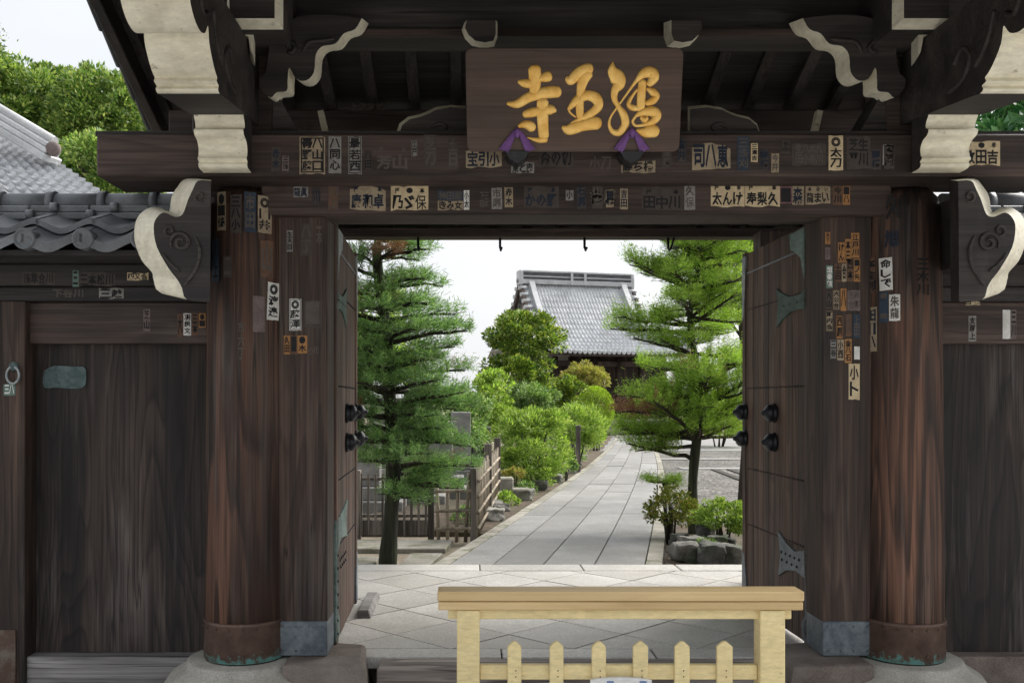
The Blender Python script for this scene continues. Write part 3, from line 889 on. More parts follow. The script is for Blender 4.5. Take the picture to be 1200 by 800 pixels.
for sgn in (-1, 1):
    xc = AX + sgn * 1.922
    for prof, top, hw, nm, first in ((ARM_A, ARM_A_TOP, 0.13, 'lower_arm', 0), (ARM_B, ARM_B_TOP, 0.145, 'upper_arm', 6)):
        poly = prof + top
        n = len(poly)
        b = MB()
        vs = [(xc - hw, y, z) for y, z in poly] + [(xc + hw, y, z) for y, z in poly]
        fs = [tuple(range(n)), tuple(range(2 * n - 1, n - 1, -1))]
        ms = [1, 1]
        for i in range(n):
            fs.append((i, (i + 1) % n, (i + 1) % n + n, i + n))
            ms.append(0 if first <= i < len(prof) - 1 else 1)
        b.add(vs, fs, ms)
        o = b.build(nm, [M['cream'], M['carve']], gate)
        for pp in list(o.data.polygons)[2:]:
            pp.use_smooth = True
        o.data.set_sharp_from_angle(angle=R(50))
        if nm == 'upper_arm':
            for s2 in (-1, 1):
                for pts in ([(4.75, 3.06), (4.62, 3.08), (4.55, 3.16), (4.62, 3.23), (4.70, 3.18)], [(4.50, 3.10), (4.40, 3.18), (4.34, 3.30)], [(4.25, 3.25), (4.18, 3.22), (4.14, 3.28), (4.2, 3.33)]):
                    b = MB()
                    sp = smoothpts([(xc + s2 * (hw + 0.002), y, z) for y, z in pts], 6)
                    b.tube(sp, 0.012, 6)
                    b.build('carved_scroll', M['carve'], o)
    # bearing block with painted edges, and the beam end above it
    b = MB()
    x0, x1 = AX + sgn * 1.57, AX + sgn * 1.86
    c = 0.030
    pf = [(x0 + sgn * c, 3.44 + c), (x1 - sgn * c, 3.44 + c), (x1 - sgn * c, 3.80), (x0 + sgn * c, 3.80)]
    pb = [(x0, 3.44), (x1, 3.44), (x1, 3.80), (x0, 3.80)]
    b.add([(p[0], 4.86, p[1]) for p in pf] + [(p[0], 4.93, p[1]) for p in pb] + [(p[0], 5.30, p[1]) for p in pb],
          [(0, 1, 2, 3), (0, 4, 5, 1), (1, 5, 6, 2), (2, 6, 7, 3), (3, 7, 4, 0), (4, 8, 9, 5), (5, 9, 10, 6), (6, 10, 11, 7), (7, 11, 8, 4), (11, 10, 9, 8)],
          [1, 0, 0, 0, 0, 1, 1, 1, 1, 1])
    b.build('bearing_block', [M['cream'], M['carve']], gate)
    # small cream bracket tucked under the block
    OUT = [(258, 20), (255, 38), (262, 48), (270, 57), (276, 50), (287, 48), (292, 50), (293, 72), (299, 78), (299, 20)]
    IN = [(266, 20), (262, 30), (268, 40), (272, 46), (278, 42), (286, 41), (291, 43), (294, 60), (297, 66), (297, 20)]
    carved(OUT, IN, 5.00, 5.12, 'small_bracket', gate, sgn, rim='cream', face='cream')
    # head block on the tie beam and braces behind
    MB().box(AX + sgn * 1.70, AX + sgn * 2.15, 5.30, 5.60, 3.006, 3.44).build('head_block', M['beam'], gate, bevel=0.01)
    MB().box(AX + sgn * 1.80, AX + sgn * 2.05, 5.60, 8.36, 3.03, 3.24).build('tie_arm', M['rafter'], gate, bevel=0.01)
    b = MB()
    b.hexa([(AX + sgn * 1.55, 5.30, 3.006), (AX + sgn * 1.70, 5.30, 3.006), (AX + sgn * 1.70, 5.52, 3.006), (AX + sgn * 1.55, 5.52, 3.006),
            (AX + sgn * 1.69, 5.30, 3.25), (AX + sgn * 1.70, 5.30, 3.25), (AX + sgn * 1.70, 5.52, 3.25), (AX + sgn * 1.69, 5.52, 3.25)])
    b.build('brace', M['dark'], gate)

# ---------------------------------------------------------- door leaves
def leaf_piece(P, sgn, pts3, name, mats, parent, bevel=0.0):
    pass


for sgn in (-1, 1):
    if sgn < 0:
        A, B = Vector((-0.822, 5.82, 0)), Vector((-0.852, 7.17, 0))
    else:
        A, B = Vector((2.088, 5.82, 0)), Vector((2.060, 7.17, 0))
    d = (B - A).normalized()
    nrm = Vector((-sgn, 0, 0)) - d * Vector((-sgn, 0, 0)).dot(d)
    nrm.normalize()                       # towards the passage
    LW = (B - A).length

    def P3(s, z, t=0.0):
        q = A + d * s + nrm * t
        return (q.x, q.y, z)

    def slab(b, s0, s1, z0, z1, t0, t1, mi=0):
        b.hexa([P3(s0, z0, t0), P3(s1, z0, t0), P3(s1, z0, t1), P3(s0, z0, t1), P3(s0, z1, t0), P3(s1, z1, t0), P3(s1, z1, t1), P3(s0, z1, t1)], mi)
        return b
    leaf = slab(MB(), 0, LW, 0.03, 2.62, -0.055, -0.012).build('door_leaf', M['door'], gate)
    nb = 12
    for k in range(nb):
        slab(MB(), k * LW / nb + 0.0015, (k + 1) * LW / nb - 0.0015, 0.032, 2.618, -0.0125, random.uniform(0.0, 0.003)).build('door_board', M['door'], leaf, bevel=0.003)
    slab(MB(), 0.0, 0.10, 0.02, 2.63, -0.06, 0.014).build('hinge_stile', M['door'], leaf, bevel=0.005)
    slab(MB(), LW - 0.07, LW + 0.004, 0.02, 2.63, -0.06, 0.012).build('meeting_stile', M['door'], leaf, bevel=0.005)
    for z in (0.62, 1.03, 1.62, 2.20):
        for k in range(nb * 2):
            s = 0.12 + (LW - 0.2) * (k + 0.5) / (nb * 2)
            MB().tube([P3(s, z, 0.002), P3(s, z, 0.008)], [0.008, 0.004], 6).build('nail', M['black_iron'], leaf)
    for z in (2.47,):
        slab(MB(), 0.1, LW - 0.07, z - 0.006, z + 0.006, 0.0, 0.006).build('iron_strip', M['black_iron'], leaf)

    def plate(pts, name, mat, t=0.008):
        b = MB()
        b.prism(pts, lambda p: P3(p[0], p[1], 0.006 + t), lambda p: P3(p[0], p[1], -0.002))
        return b.build(name, mat, leaf, bevel=0.002)
    # hinge strap at the foot, with its flared tongue
    plate([(-0.004, 0.04), (0.13, 0.04), (0.15, 0.14), (0.09, 0.20), (0.09, 0.43), (0.25, 0.45), (0.42, 0.42), (0.57, 0.36), (0.53, 0.50), (0.57, 0.66), (0.42, 0.60), (0.27, 0.57), (0.1, 0.60), (-0.004, 0.61)] if sgn > 0 else
          [(-0.004, 0.06), (0.16, 0.06), (0.16, 0.18), (0.10, 0.22), (0.10, 0.60), (0.24, 0.66), (0.62, 0.62), (0.56, 0.74), (0.66, 0.86), (0.24, 0.80), (-0.004, 0.80)],
          'hinge_plate', M['iron_blue'] if sgn > 0 else M['verdigris'])
    for (s, z) in [(0.05, 0.10 + 0.08 * k) for k in range(7)] + [(0.18 + 0.08 * k, 0.53) for k in range(5)] + [(0.22 + 0.09 * k, 0.48) for k in range(4)]:
        MB().tube([P3(s, z, 0.013), P3(s, z, 0.022)], [0.012, 0.005], 7).build('nail', M['black_iron'], leaf)
    # pierced plate below the top corner and the green tongue below it
    plate([(0.02, 2.60), (0.36, 2.60), (0.34, 2.50), (0.24, 2.46), (0.16, 2.42), (0.10, 2.27), (0.02, 2.27)], 'corner_plate', M['pale_plate'] if sgn < 0 else M['verdigris'])
    plate([(0.02, 2.23), (0.18, 2.195), (0.36, 2.20), (0.52, 2.245), (0.60, 2.28), (0.575, 2.16), (0.60, 2.02), (0.5, 2.06), (0.34, 2.10), (0.18, 2.105), (0.02, 2.08)], 'hinge_tongue', M['green_plate'])
    for k in range(4):
        MB().tube([P3(0.10 + 0.12 * k, 2.15, 0.013), P3(0.10 + 0.12 * k, 2.15, 0.02)], [0.010, 0.004], 6).build('nail', M['green_plate'], leaf)
    # shoes on the meeting edge
    plate([(LW - 0.075, 2.60), (LW + 0.006, 2.60), (LW + 0.006, 2.12), (LW - 0.03, 2.16), (LW - 0.06, 2.34)], 'edge_plate', M['pale_plate'])
    plate([(LW - 0.10, 0.05), (LW + 0.006, 0.05), (LW + 0.006, 0.40), (LW - 0.05, 0.38), (LW - 0.09, 0.20)], 'edge_plate', M['iron_blue'])
    # domed boss nails in two rows
    for s in (0.66, LW - 0.045):
        for z in (1.445, 1.247):
            b = MB()
            rings = []
            for (r, t) in ((0.066, 0.004), (0.066, 0.016), (0.056, 0.024), (0.060, 0.034), (0.056, 0.052), (0.040, 0.068), (0.020, 0.076), (0.017, 0.086), (0.012, 0.094), (0.002, 0.097)):
                c = Vector(P3(s, z, t))
                rings.append([c + d * (r * math.cos(a)) + Vector((0, 0, 1)) * (r * math.sin(a)) for a in (2 * math.pi * k / 18 for k in range(18))])
            b.loft(rings)
            b.build('boss_nail', M['black_iron'], leaf)
# ------------------------------------------------------------------ wing walls with tiled copings
def tile_mesh(name, pitch, y0, z0, y1, z1, th, mat):
    """S-curved pantile, origin at its left eave corner"""
    b = MB()
    n = 14
    top, bot = [], []
    for i in range(n + 1):
        f = i / n
        x = pitch * 1.05 * f
        w = 0.026 * math.cos(2 * math.pi * f) - 0.012 * math.sin(2 * math.pi * f)
        top.append((x, w))
        bot.append((x, w - th))
    ring0 = [(x, y0, z0 + w) for x, w in top] + [(x, y0, z0 + w) for x, w in reversed(bot)]
    ring1 = [(x, y1, z1 + w * 0.9) for x, w in top] + [(x, y1, z1 + w * 0.9) for x, w in reversed(bot)]
    ringm = [((a[0] + c[0]) / 2, (a[1] + c[1]) / 2, (a[2] + c[2]) / 2 - 0.006) for a, c in zip(ring0, ring1)]
    b.loft([ring0, ringm, ring1], 0, True)
    me = b.mesh(name, mat)
    me.set_sharp_from_angle(angle=R(40))
    return me


WY = 5.863
def wing(sgn, name, label):
    xa = AX + sgn * 2.12                 # end beside the pillar
    xb = AX + sgn * 5.4
    w = thing(name, label, 'wall', (AX + sgn * 3.3, WY, 0))
    lo, hi = min(xa, xb), max(xa, xb)
    xp = px(30, WY) if sgn < 0 else xb   # where the wide plank ends
    MB().box(xa + sgn * 0.02, xp, 5.863, 5.905, -0.04, 1.886).build('plank', M['panel'], w, bevel=0.002)
    if sgn < 0:
        MB().box(xp - 0.12, xb, 5.863, 5.905, -0.04, 1.886).build('plank', M['panel'], w)
    rail = MB().box(AX + sgn * 1.95, px(30, 5.75) if sgn < 0 else xb, 5.79, 5.93, 1.874, 2.125).build('upper_rail', M['beam'], w, bevel=0.006)
    lowm = M['railgrey'] if sgn < 0 else M['brown_stone']
    MB().box(AX + sgn * 1.95, px(22, 5.75) if sgn < 0 else xb, 5.748, 5.947, -0.30, -0.011).build('ground_sill', lowm, w, bevel=0.008)
    MB().box(lo, hi, 5.76, 5.94, -0.36, -0.301).build('plinth', M['stone_base'], w, bevel=0.01)
    b1 = MB().box(lo, hi, 5.654, 6.07, 2.211, 2.336).build('wall_plate', M['dark'], w, bevel=0.006)
    b2 = MB().box(lo, hi, 5.727, 6.0, 2.126, 2.209).build('under_plate', M['dark'], w, bevel=0.004)
    if sgn < 0:
        post = MB().box(px(29, 5.717), px(-30, 5.717), 5.717, 6.01, -0.2, 2.125).build('wall_post', M['jamb'], w, bevel=0.006)
        MB().box(px(18, 5.705), px(-32, 5.705), 5.705, 6.015, -0.2, 0.159).build('post_shoe', M['copper_plain'], post, bevel=0.003)
        MB().box(px(-30, 5.79), xb, 5.79, 5.93, 1.874, 2.125).build('upper_rail', M['beam'], w, bevel=0.006)
        MB().box(px(-30, 5.75), xb, 5.748, 5.947, -0.30, -0.011).build('ground_sill', lowm, w, bevel=0.008)
        MB().box(px(38, 5.82), px(31, 5.82), 5.82, 5.862, -0.01, 1.873).build('stop_bead', M['pillar'], w)
    # fascia and coping tiles
    xt = AX + sgn * 2.22
    lo, hi = min(xt, xb), max(xt, xb)
    MB().box(lo, hi, 5.34, 6.37, 2.338, 2.368).build('eave_board', M['dark'], w)
    pitch = 0.322
    me1 = tile_mesh('eave_tile', pitch, 5.266, 2.425, 5.56, 2.545, 0.052, M['tile'])
    me2 = tile_mesh('upper_tile', pitch, 5.44, 2.540, 5.82, 2.668, 0.035, M['tile'])
    me3 = tile_mesh('back_tile', pitch, 6.46, 2.425, 5.916, 2.655, 0.045, M['tile'])
    capb = MB()
    rings = []
    for (r, y) in ((0.060, 0.12), (0.060, 0.0), (0.054, -0.006), (0.048, 0.0), (0.043, 0.004), (0.004, 0.004)):
        rings.append([(r * math.cos(a), y, r * math.sin(a)) for a in (2 * math.pi * k / 20 for k in range(20))])
    capb.loft(rings)
    capm = capb.mesh('end_cap', M['tile'])
    x = px(96, 5.266) + (0 if sgn < 0 else pitch * 14)
    k = math.floor((lo - x) / pitch)
    while x + k * pitch < hi - 0.05:
        xx = x + k * pitch
        if xx > lo - 0.02 and xx + pitch < hi + 0.25:
            link('eave_tile', me1, w, (xx - 0.015, 0, 0))
            link('upper_tile', me2, w, (xx - 0.012, 0, 0))
            link('back_tile', me3, w, (xx, 0, 0))
            link('end_cap', capm, w, (xx + 0.005, 5.262, 2.420))
        k += 1
    # ridge: two flat courses and a round cover with collars
    for (y0, y1, z0, z1, ph) in ((5.685, 6.04, 2.606, 2.648, 0.0), (5.715, 6.01, 2.654, 2.696, 0.13)):
        xx = lo
        while xx < hi:
            x1 = min(xx + 0.36, hi)
            MB().box(xx, x1 - 0.004, y0, y1, z0, z1).build('ridge_course_tile', M['tile'], w, bevel=0.008)
            if xx + ph + 0.05 < hi:
                MB().tube([(xx + ph, y0 - 0.008, (z0 + z1) / 2 + 0.008), (xx + ph + 0.045, y0 - 0.008, (z0 + z1) / 2 + 0.008)], 0.027, 8).build('ridge_knob', M['tile'], w)
            xx = x1 + (0.0 if x1 < hi else 1)
    xx = lo + 0.06
    while xx < hi:
        x1 = min(xx + 0.315, hi)
        MB().tube([(xx, 5.863, 2.732), (x1, 5.863, 2.732)], 0.066, 14).build('ridge_cover_tile', M['tile'], w)
        MB().tube([(x1 - 0.05, 5.863, 2.733), (x1 - 0.005, 5.863, 2.733)], 0.077, 14).build('ridge_collar', M['tile'], w)
        xx = x1 + (0.0 if x1 < hi else 1)
    MB().box(lo, hi, 5.76, 5.97, 2.441, 2.605).build('ridge_core', M['tile_dark'], w)
    return w, rail, b1, b2

wl_, rail_l, plate_l, under_l = wing(-1, 'wing_wall', 'dark plank wing wall with grey tiled coping and teal plate')
wr_, rail_r, plate_r, under_r = wing(1, 'wing_wall', 'dark plank wing wall on brown sill beside the pillar with white slips')
# metal fittings of the left wing wall
c = at(76, 442, 5.863)
plt = smoothpts([(c.x - 0.12, c.z + 0.04), (c.x - 0.06, c.z + 0.07), (c.x + 0.06, c.z + 0.065), (c.x + 0.125, c.z + 0.06), (c.x + 0.135, c.z), (c.x + 0.12, c.z - 0.06), (c.x + 0.03, c.z - 0.07), (c.x - 0.05, c.z - 0.062), (c.x - 0.115, c.z - 0.065), (c.x - 0.13, c.z - 0.02), (c.x - 0.12, c.z + 0.04)], 3)[:-1]
MB().prism(plt, lambda p: (p[0], 5.85, p[1]), lambda p: (p[0], 5.865, p[1])).build('metal_plate', M['teal_plate'], wl_)
post_l = [o for o in wl_.children if o.name.startswith('wall_post')][0]
c = at(15, 437, 5.70)
b = MB()
b.tube([(c.x + 0.038 * math.sin(t), 5.700, c.z - 0.012 + 0.05 * math.cos(t)) for t in np.linspace(0.3, 6.0, 22)], 0.0075, 7)
b.build('ring_handle', M['pale_plate'], post_l)
b = MB()
b.lathe([(0.03, 0.0), (0.028, 0.012), (0.004, 0.016)], (0, 0), 14)
b.v = [(c.x + p[0], 5.718 - p[2], c.z + 0.04 + p[1]) for p in b.v]
b.build('ring_rose', M['teal_plate'], post_l)

# ------------------------------------------------------------------ slips of paper with names, pasted all over the timber
def lay_v(cols, m=0.10):
    """vertical writing; columns left to right as they stand"""
    out = []
    n = len(cols)
    for i, s in enumerate(cols):
        x0, x1 = m + (1 - 2 * m) * i / n, m + (1 - 2 * m) * (i + 1) / n
        k = len(s)
        for j, ch in enumerate(s):
            if ch == ' ':
                continue
            y1 = 1 - 0.05 - 0.9 * j / k
            y0 = 1 - 0.05 - 0.9 * (j + 0.9) / k
            sm = 0.1 if ch in '㊞㊂㊁●◎' else 0.0
            out.append((ch, x0 + sm * (x1 - x0), x1 - sm * (x1 - x0), y0, y1))
    return out


def lay_h(top, main, split=0.66):
    out = []
    n = len(main)
    for i, ch in enumerate(main):
        out.append((ch, 0.04 + 0.92 * i / n, 0.04 + 0.92 * (i + 0.94) / n, 0.05, split - 0.03 if top else 0.93))
    if top:
        n = len(top)
        for i, ch in enumerate(top):
            if ch != ' ':
                c = (i + 0.5) / n
                w = 0.065 if ch != '●' else 0.085
                out.append((ch, c - w, c + w, split + 0.04, 0.93))
    return out


def slip(parent, surf, u0, v0, u1, v1, lay, paper='cream', ink='ink', border=False, shape=None, tilt=0.0):
    """surf: ('flat', Y) or ('cyl', xc, yc, r)"""
    if surf[0] == 'flat':
        Y = surf[1] - 0.0022
        x0, x1, z0, z1 = px(u0, Y), px(u1, Y), pz(v1, Y), pz(v0, Y)

        def w(p, e):
            return (p[0], Y - e, p[1])
    else:
        _, xc, yc, r = surf

        def cy(x):
            return yc - math.sqrt(max(1e-4, r * r - (x - xc) ** 2))
        def solve(u):
            Y = yc - r
            for _ in range(8):
                Y = cy(px(u, Y))
            return px(u, Y)
        x0, x1 = solve(u0), solve(u1)
        Ym = cy((x0 + x1) / 2)
        z0, z1 = pz(v1, Ym), pz(v0, Ym)

        def w(p, e):
            a = (p[0] - xc) / r
            a = max(-0.97, min(0.97, a))
            rr = r + 0.0022 + e
            return (xc + a * rr, yc - rr * math.sqrt(1 - a * a), p[1])
    cxm, czm = (x0 + x1) / 2, (z0 + z1) / 2

    def rot(p):
        if not tilt:
            return p
        c_, s_ = math.cos(tilt), math.sin(tilt)
        dx, dz = p[0] - cxm, p[1] - czm
        return (cxm + dx * c_ - dz * s_, czm + dx * s_ + dz * c_)
    b = MB()
    if paper:
        ns = 6
        xs = [x0 + (x1 - x0) * i / ns for i in range(ns + 1)]
        zt = [z1] * (ns + 1)
        if shape == 'house':
            zt = [z1 - (z1 - z0) * 0.22 * abs(2 * i / ns - 1) for i in range(ns + 1)]
        jag = lambda: random.uniform(-1, 1) * 0.035 * (x1 - x0)
        vs = [w(rot((x, z0 + jag())), 0) for x in xs] + [w(rot((x, z + jag())), 0) for x, z in zip(xs, zt)]
        b.add(vs, [(i, i + 1, i + 1 + ns + 1, i + ns + 1) for i in range(ns)], 0)
    e = 0.0016 if paper else 0.0
    if border:
        t = 0.05 * min(x1 - x0, z1 - z0)
        for (a0, a1, c0, c1) in ((x0 + t, x0 + 2 * t, z0 + t, z1 - t), (x1 - 2 * t, x1 - t, z0 + t, z1 - t), (x0 + t, x1 - t, z0 + t, z0 + 2 * t), (x0 + t, x1 - t, z1 - 2 * t, z1 - t)):
            b.add([w(rot(q), e) for q in ((a0, c0), (a1, c0), (a1, c1), (a0, c1))], [(0, 1, 2, 3)], 1)
    for (ch, a0, a1, c0, c1) in lay:
        P, fs = glyph(ch)
        if not len(P):
            continue
        vs = [w(rot((x0 + (x1 - x0) * (a0 + (a1 - a0) * q[0]), z0 + (z1 - z0) * (c0 + (c1 - c0) * q[1]))), e) for q in P]
        b.add(vs, fs, 1)
    if not b.f:
        return None
    me = b.mesh('paper_slip' if paper else 'ink_writing', [M['paper_' + (paper or 'tan')], M[ink]], worg(parent))
    return link('paper_slip' if paper else 'ink_writing', me, parent)


FB, FL = ('flat', 5.20), ('flat', 5.45)
V, H = lay_v, lay_h
for a in (
        (351, 160, 381, 204, V(['青野藤', '八山口']), 'tan', 'ink', True), (385, 160, 400, 203, V(['八同心']), 'grey', 'ink'), (408, 160, 424, 204, V(['最若西']), 'grey', 'ink', True),
        (440, 170, 480, 200, H('拝 本', '芳山'), None, 'ink_pale'), (497, 158, 512, 198, V(['芝刀']), 'faint', 'ink_pale'), (525, 160, 537, 198, V(['土日']), 'faint', 'ink_pale'),
        (546, 176, 588, 196, H('', '宝引小'), 'tan', 'ink_blue'), (599, 190, 626, 203, H('', '東と南'), 'grey', 'ink'), (632, 172, 672, 196, H('', '茶の切'), 'faint', 'ink'),
        (690, 182, 718, 200, H('', '小刀'), None, 'ink_pale'), (728, 188, 768, 202, H('', '高ち橋'), 'tan', 'ink'),
        (811, 167, 856, 198, H('', '司八恵', 0.8), 'tan', 'ink_blue', False, 'house'), (864, 160, 878, 200, V(['三浅刈']), 'blue', 'ink_pale'), (880, 168, 888, 190, V(['三溝吉']), 'cream', 'ink'),
        (928, 168, 968, 194, V(['生田', '八小', '本谷', '九川']), 'faint', 'ink_pale'), (971, 159, 988, 200, V(['◎太刀']), 'cream', 'ink'), (992, 160, 1020, 198, V(['芝平', '生川']), 'faint', 'ink'),
        (1036, 170, 1048, 198, V(['小天米']), 'faint', 'ink_pale'), (1128, 165, 1172, 194, H('拝●奉', '政田吉'), 'cream', 'ink')):
    shp = a[8] if len(a) > 8 else None
    slip(beam, FB, a[0], a[1], a[2], a[3], a[4], a[5], a[6], a[7] if len(a) > 7 else False, shp)
for a in (
        (344, 219, 361, 231, H('', '龍眞'), 'grey', 'ink_blue'), (410, 216, 452, 246, H('拝 本', '康和卓'), 'tan', 'ink_blue', False, 'house'), (458, 218, 502, 247, H('拝●本', '乃ゞ保'), 'cream', 'ink'),
        (513, 224, 543, 235, H('', '神田屋'), 'blue', 'ink_pale'), (513, 235, 543, 246, H('', 'きみ女'), 'tan', 'ink'), (543.5, 223, 550, 246, V(['小太']), 'white', 'ink'),
        (561, 224, 574, 245, V(['下田', '三本']), None, 'ink_pale'), (614, 218, 655, 243, H('拝 本', 'かの野'), 'faint', 'ink_blue'), (663, 223, 672, 235, V(['小']), 'grey', 'ink'),
        (690, 222, 724, 240, H('', '吉原'), None, 'ink_pale'), (752, 220, 800, 246, H('拝 本', '田中川'), 'faint', 'ink'), (833, 215, 872.5, 242, H('拝●奉', '太んけ'), 'cream', 'ink'),
        (873, 215, 914, 242, H('拝 本', '寿梨久'), 'cream', 'ink'), (914.5, 219, 928, 238, H('', '一'), 'pink', 'ink'), (928.5, 218, 942, 240, H('', '森'), 'tan', 'ink_blue'),
        (944, 218, 973, 239, H('本◎い', '龍まい'), 'tan', 'ink'), (976, 218, 987, 240, V(['今川']), 'brown', 'ink'), (987.5, 218, 996, 240, V(['一八']), 'orange', 'ink')):
    shp = a[8] if len(a) > 8 else None
    slip(lintel, FL, a[0], a[1], a[2], a[3], a[4], a[5], a[6], a[7] if len(a) > 7 else False, shp)
extra = random.Random(5)
names_ = ['山本', '小川', '三谷', '大西', '木村', '八田', '江戸', '金井', '石原', '谷中', '今井', '高橋', '三浅', '久保', '吉田', '川上', '赤木', '市原']
for (part, surf, vs_, us_) in ((beam, FB, (160, 204), (318, 346)), (beam, FB, (162, 204), (427, 438)), (beam, FB, (160, 200), (482, 496)), (beam, FB, (160, 175), (648, 700)), (beam, FB, (160, 200), (775, 806)), (beam, FB, (160, 204), (890, 926)),
                               (beam, FB, (160, 204), (1020, 1060)), (lintel, FL, (216, 246), (366, 406)), (lintel, FL, (216, 246), (576, 612)), (lintel, FL, (216, 246), (676, 750)), (lintel, FL, (216, 246), (802, 830))):
    uu = us_[0]
    while uu < us_[1] - 7:
        wd = extra.uniform(7, 13)
        if uu + wd > us_[1]:
            break
        hh_ = min(vs_[1] - vs_[0], wd * extra.uniform(1.9, 2.8))
        v_ = extra.uniform(vs_[0], vs_[1] - hh_)
        slip(part, surf, uu, v_, uu + wd, v_ + hh_, lay_v([extra.choice(names_)]), extra.choice(['faint', 'grey', 'tan', 'faint', 'mauve', 'brown', 'faint']), extra.choice(['ink', 'ink_blue', 'ink_pale']), extra.random() < 0.4, None, extra.uniform(-0.03, 0.03))
        uu += wd + extra.uniform(1.5, 9)
pl, xl = pillars[-1]
pr, xr = pillars[1]
CL, CR = ('cyl', xl, PY, PR - 0.001), ('cyl', xr, PY, PR - 0.001)
for a in (
        (255, 225, 265, 270, V(['●一條']), 'tan', 'ink'), (270, 228, 283, 273, V(['三八小']), 'faint', 'ink'), (286, 225, 300, 272, V(['市田']), 'blue', 'ink_pale'), (302, 230, 318, 273, V(['◎一井']), 'tan', 'ink'),
        (305, 282, 320, 325, V(['山']), 'brown', 'ink_pale'), (296, 347, 310, 389, V(['一']), 'mauve', 'paper_mauve'), (278, 374, 288, 425, V(['市六丁']), None, 'ink_pale'), (249, 280, 257, 330, V(['川上']), 'blue', 'ink'),
        (262, 300, 272, 325, V(['二']), 'faint', 'ink_pale')):
    slip(pl, CL, *a)
slip(pl, CL, 313, 331, 327, 375, V(['◎渡邉']), 'white', 'ink', tilt=-0.03)
jl, jr = pillars[('j', -1)], pillars[('j', 1)]
FJ = ('flat', 5.53)
for a in (
        (339, 350, 353, 387, V(['◎藤澤']), 'white', 'ink', True), (332.5, 393, 340, 415, V(['久田']), 'orange', 'ink'), (340.5, 393, 348, 415, V(['一']), 'brown', 'ink'), (348.5, 393, 360, 414, V(['●木']), 'orange', 'ink'),
        (336, 270, 343, 295, V(['生天目']), 'grey', 'ink'), (352, 262, 366, 300, V(['八丁']), 'faint', 'ink_pale'), (370, 250, 378, 290, V(['二本']), None, 'ink_pale'), (356, 352, 376, 384, V(['一']), 'faint', 'faintink'),
        (361, 405, 374, 416, H('', '小川'), None, 'ink_pale')):
    slip(jl, FJ, a[0], a[1], a[2], a[3], a[4], a[5], 'ink_pale' if a[6] == 'faintink' else a[6], a[7] if len(a) > 7 else False)
for a in (
        (967, 272, 973, 286, V(['木下']), 'orange', 'ink'), (967, 290, 973, 304, V(['小']), 'mauve', 'ink_pale'), (982, 284, 990, 308, V(['けん']), 'orange', 'ink'), (990.5, 280, 997, 308, V(['本三']), 'orange', 'ink'),
        (997.5, 273, 1007, 302, V(['江戸川']), 'orange', 'ink'), (978, 309, 986, 330, V(['土田']), 'brown', 'ink'), (986.5, 309, 992, 330, V(['合']), 'tan', 'ink'), (992.5, 303, 1000, 330, V(['日本']), 'brown', 'ink'), (1000.5, 303, 1008, 330, V(['一ノ矢']), 'orange', 'ink'),
        (968, 311, 976, 338, V(['組番館']), 'teal', 'white_ink'), (968, 341, 975, 362, V(['人山']), 'faint', 'ink'), (976, 340, 984, 363, V(['大公合']), 'tan', 'ink', True), (985, 338, 992, 364, V(['八']), 'orange', 'ink'), (993, 340, 1008, 364, V(['芝合', '出町']), 'mauve', 'ink_pale'),
        (968, 364, 976, 388, V(['町内会']), 'tan', 'ink', True), (980, 370, 988, 397, V(['西原']), 'orange', 'ink', True), (991, 368, 998, 394, V(['川']), 'brown', 'ink_pale'), (1000, 368, 1008, 396, V(['上田']), 'blue', 'ink_pale'),
        (973, 398, 980, 420, V(['三谷']), 'grey', 'ink', True), (981, 398, 989, 422, V(['小西']), 'tan', 'ink'), (990, 397, 998, 425, V(['金八石']), 'orange', 'ink'), (1001, 406, 1007.5, 421, V(['●']), 'white', 'paper_white'), (994.5, 426, 1007.5, 468, V(['小卜']), 'cream', 'ink')):
    ink = {'white_ink': 'paper_white'}.get(a[6], a[6])
    slip(jr, FJ, a[0], a[1], a[2], a[3], a[4], a[5], ink, a[7] if len(a) > 7 else False)
slip(pr, CR, 1031, 302, 1046, 340, V(['命しで']), 'white', 'ink', tilt=0.02)
slip(pr, CR, 1042, 345, 1055, 376, V(['朱龍']), 'white', 'ink_pale')
slip(pr, CR, 1031, 342, 1041, 378, V(['二']), 'blue', 'ink_pale')
slip(pr, CR, 1016, 302, 1029, 344, V(['本金刚']), 'brown', 'ink', True)
slip(pr, CR, 1012, 360, 1029, 412, V(['田一八']), 'tan', 'ink_blue')
slip(pr, CR, 1036, 225, 1056, 262, V(['久']), None, 'ink')
slip(pr, CR, 1034, 268, 1056, 294, V(['旭']), None, 'ink_blue')
slip(pr, CR, 1072, 300, 1090, 350, V(['三木川']), None, 'ink')
slip(pr, CR, 1017, 288, 1022, 296, V(['●']), 'white', 'paper_white')
for a in (
        (26, 319, 64, 333, H('', '浅草合川'), 'faint', 'ink'), (92, 320, 135, 335, H('', '三本松川'), 'faint', 'ink'), (149, 320, 174, 328, H('', '四又会'), 'cream', 'ink')):
    slip(plate_l, ('flat', 5.654), *a)
slip(plate_l, ('flat', 5.654), 85, 317, 92, 336, V(['三']), 'teal', 'ink')
slip(under_l, ('flat', 5.727), 116, 338, 145, 350, H('', '三越'), 'grey', 'ink')
slip(under_l, ('flat', 5.727), 60, 338, 100, 349, H('', '下谷川'), None, 'ink_pale')
for a in ((168, 362, 176, 388, V(['芝山']), 'mauve', 'ink'), (208, 368, 214, 395, V(['大']), 'brown', 'ink'), (215, 367, 224, 393, V(['羽銀文']), 'white', 'ink'), (225, 367, 232, 393, V(['三本']), 'brown', 'ink'),
          (233, 367, 241, 384, V(['●一']), 'orange', 'ink'), (19, 363, 30, 390, V(['天上']), 'brown', 'ink')):
    slip(rail_l, ('flat', 5.79), *a)
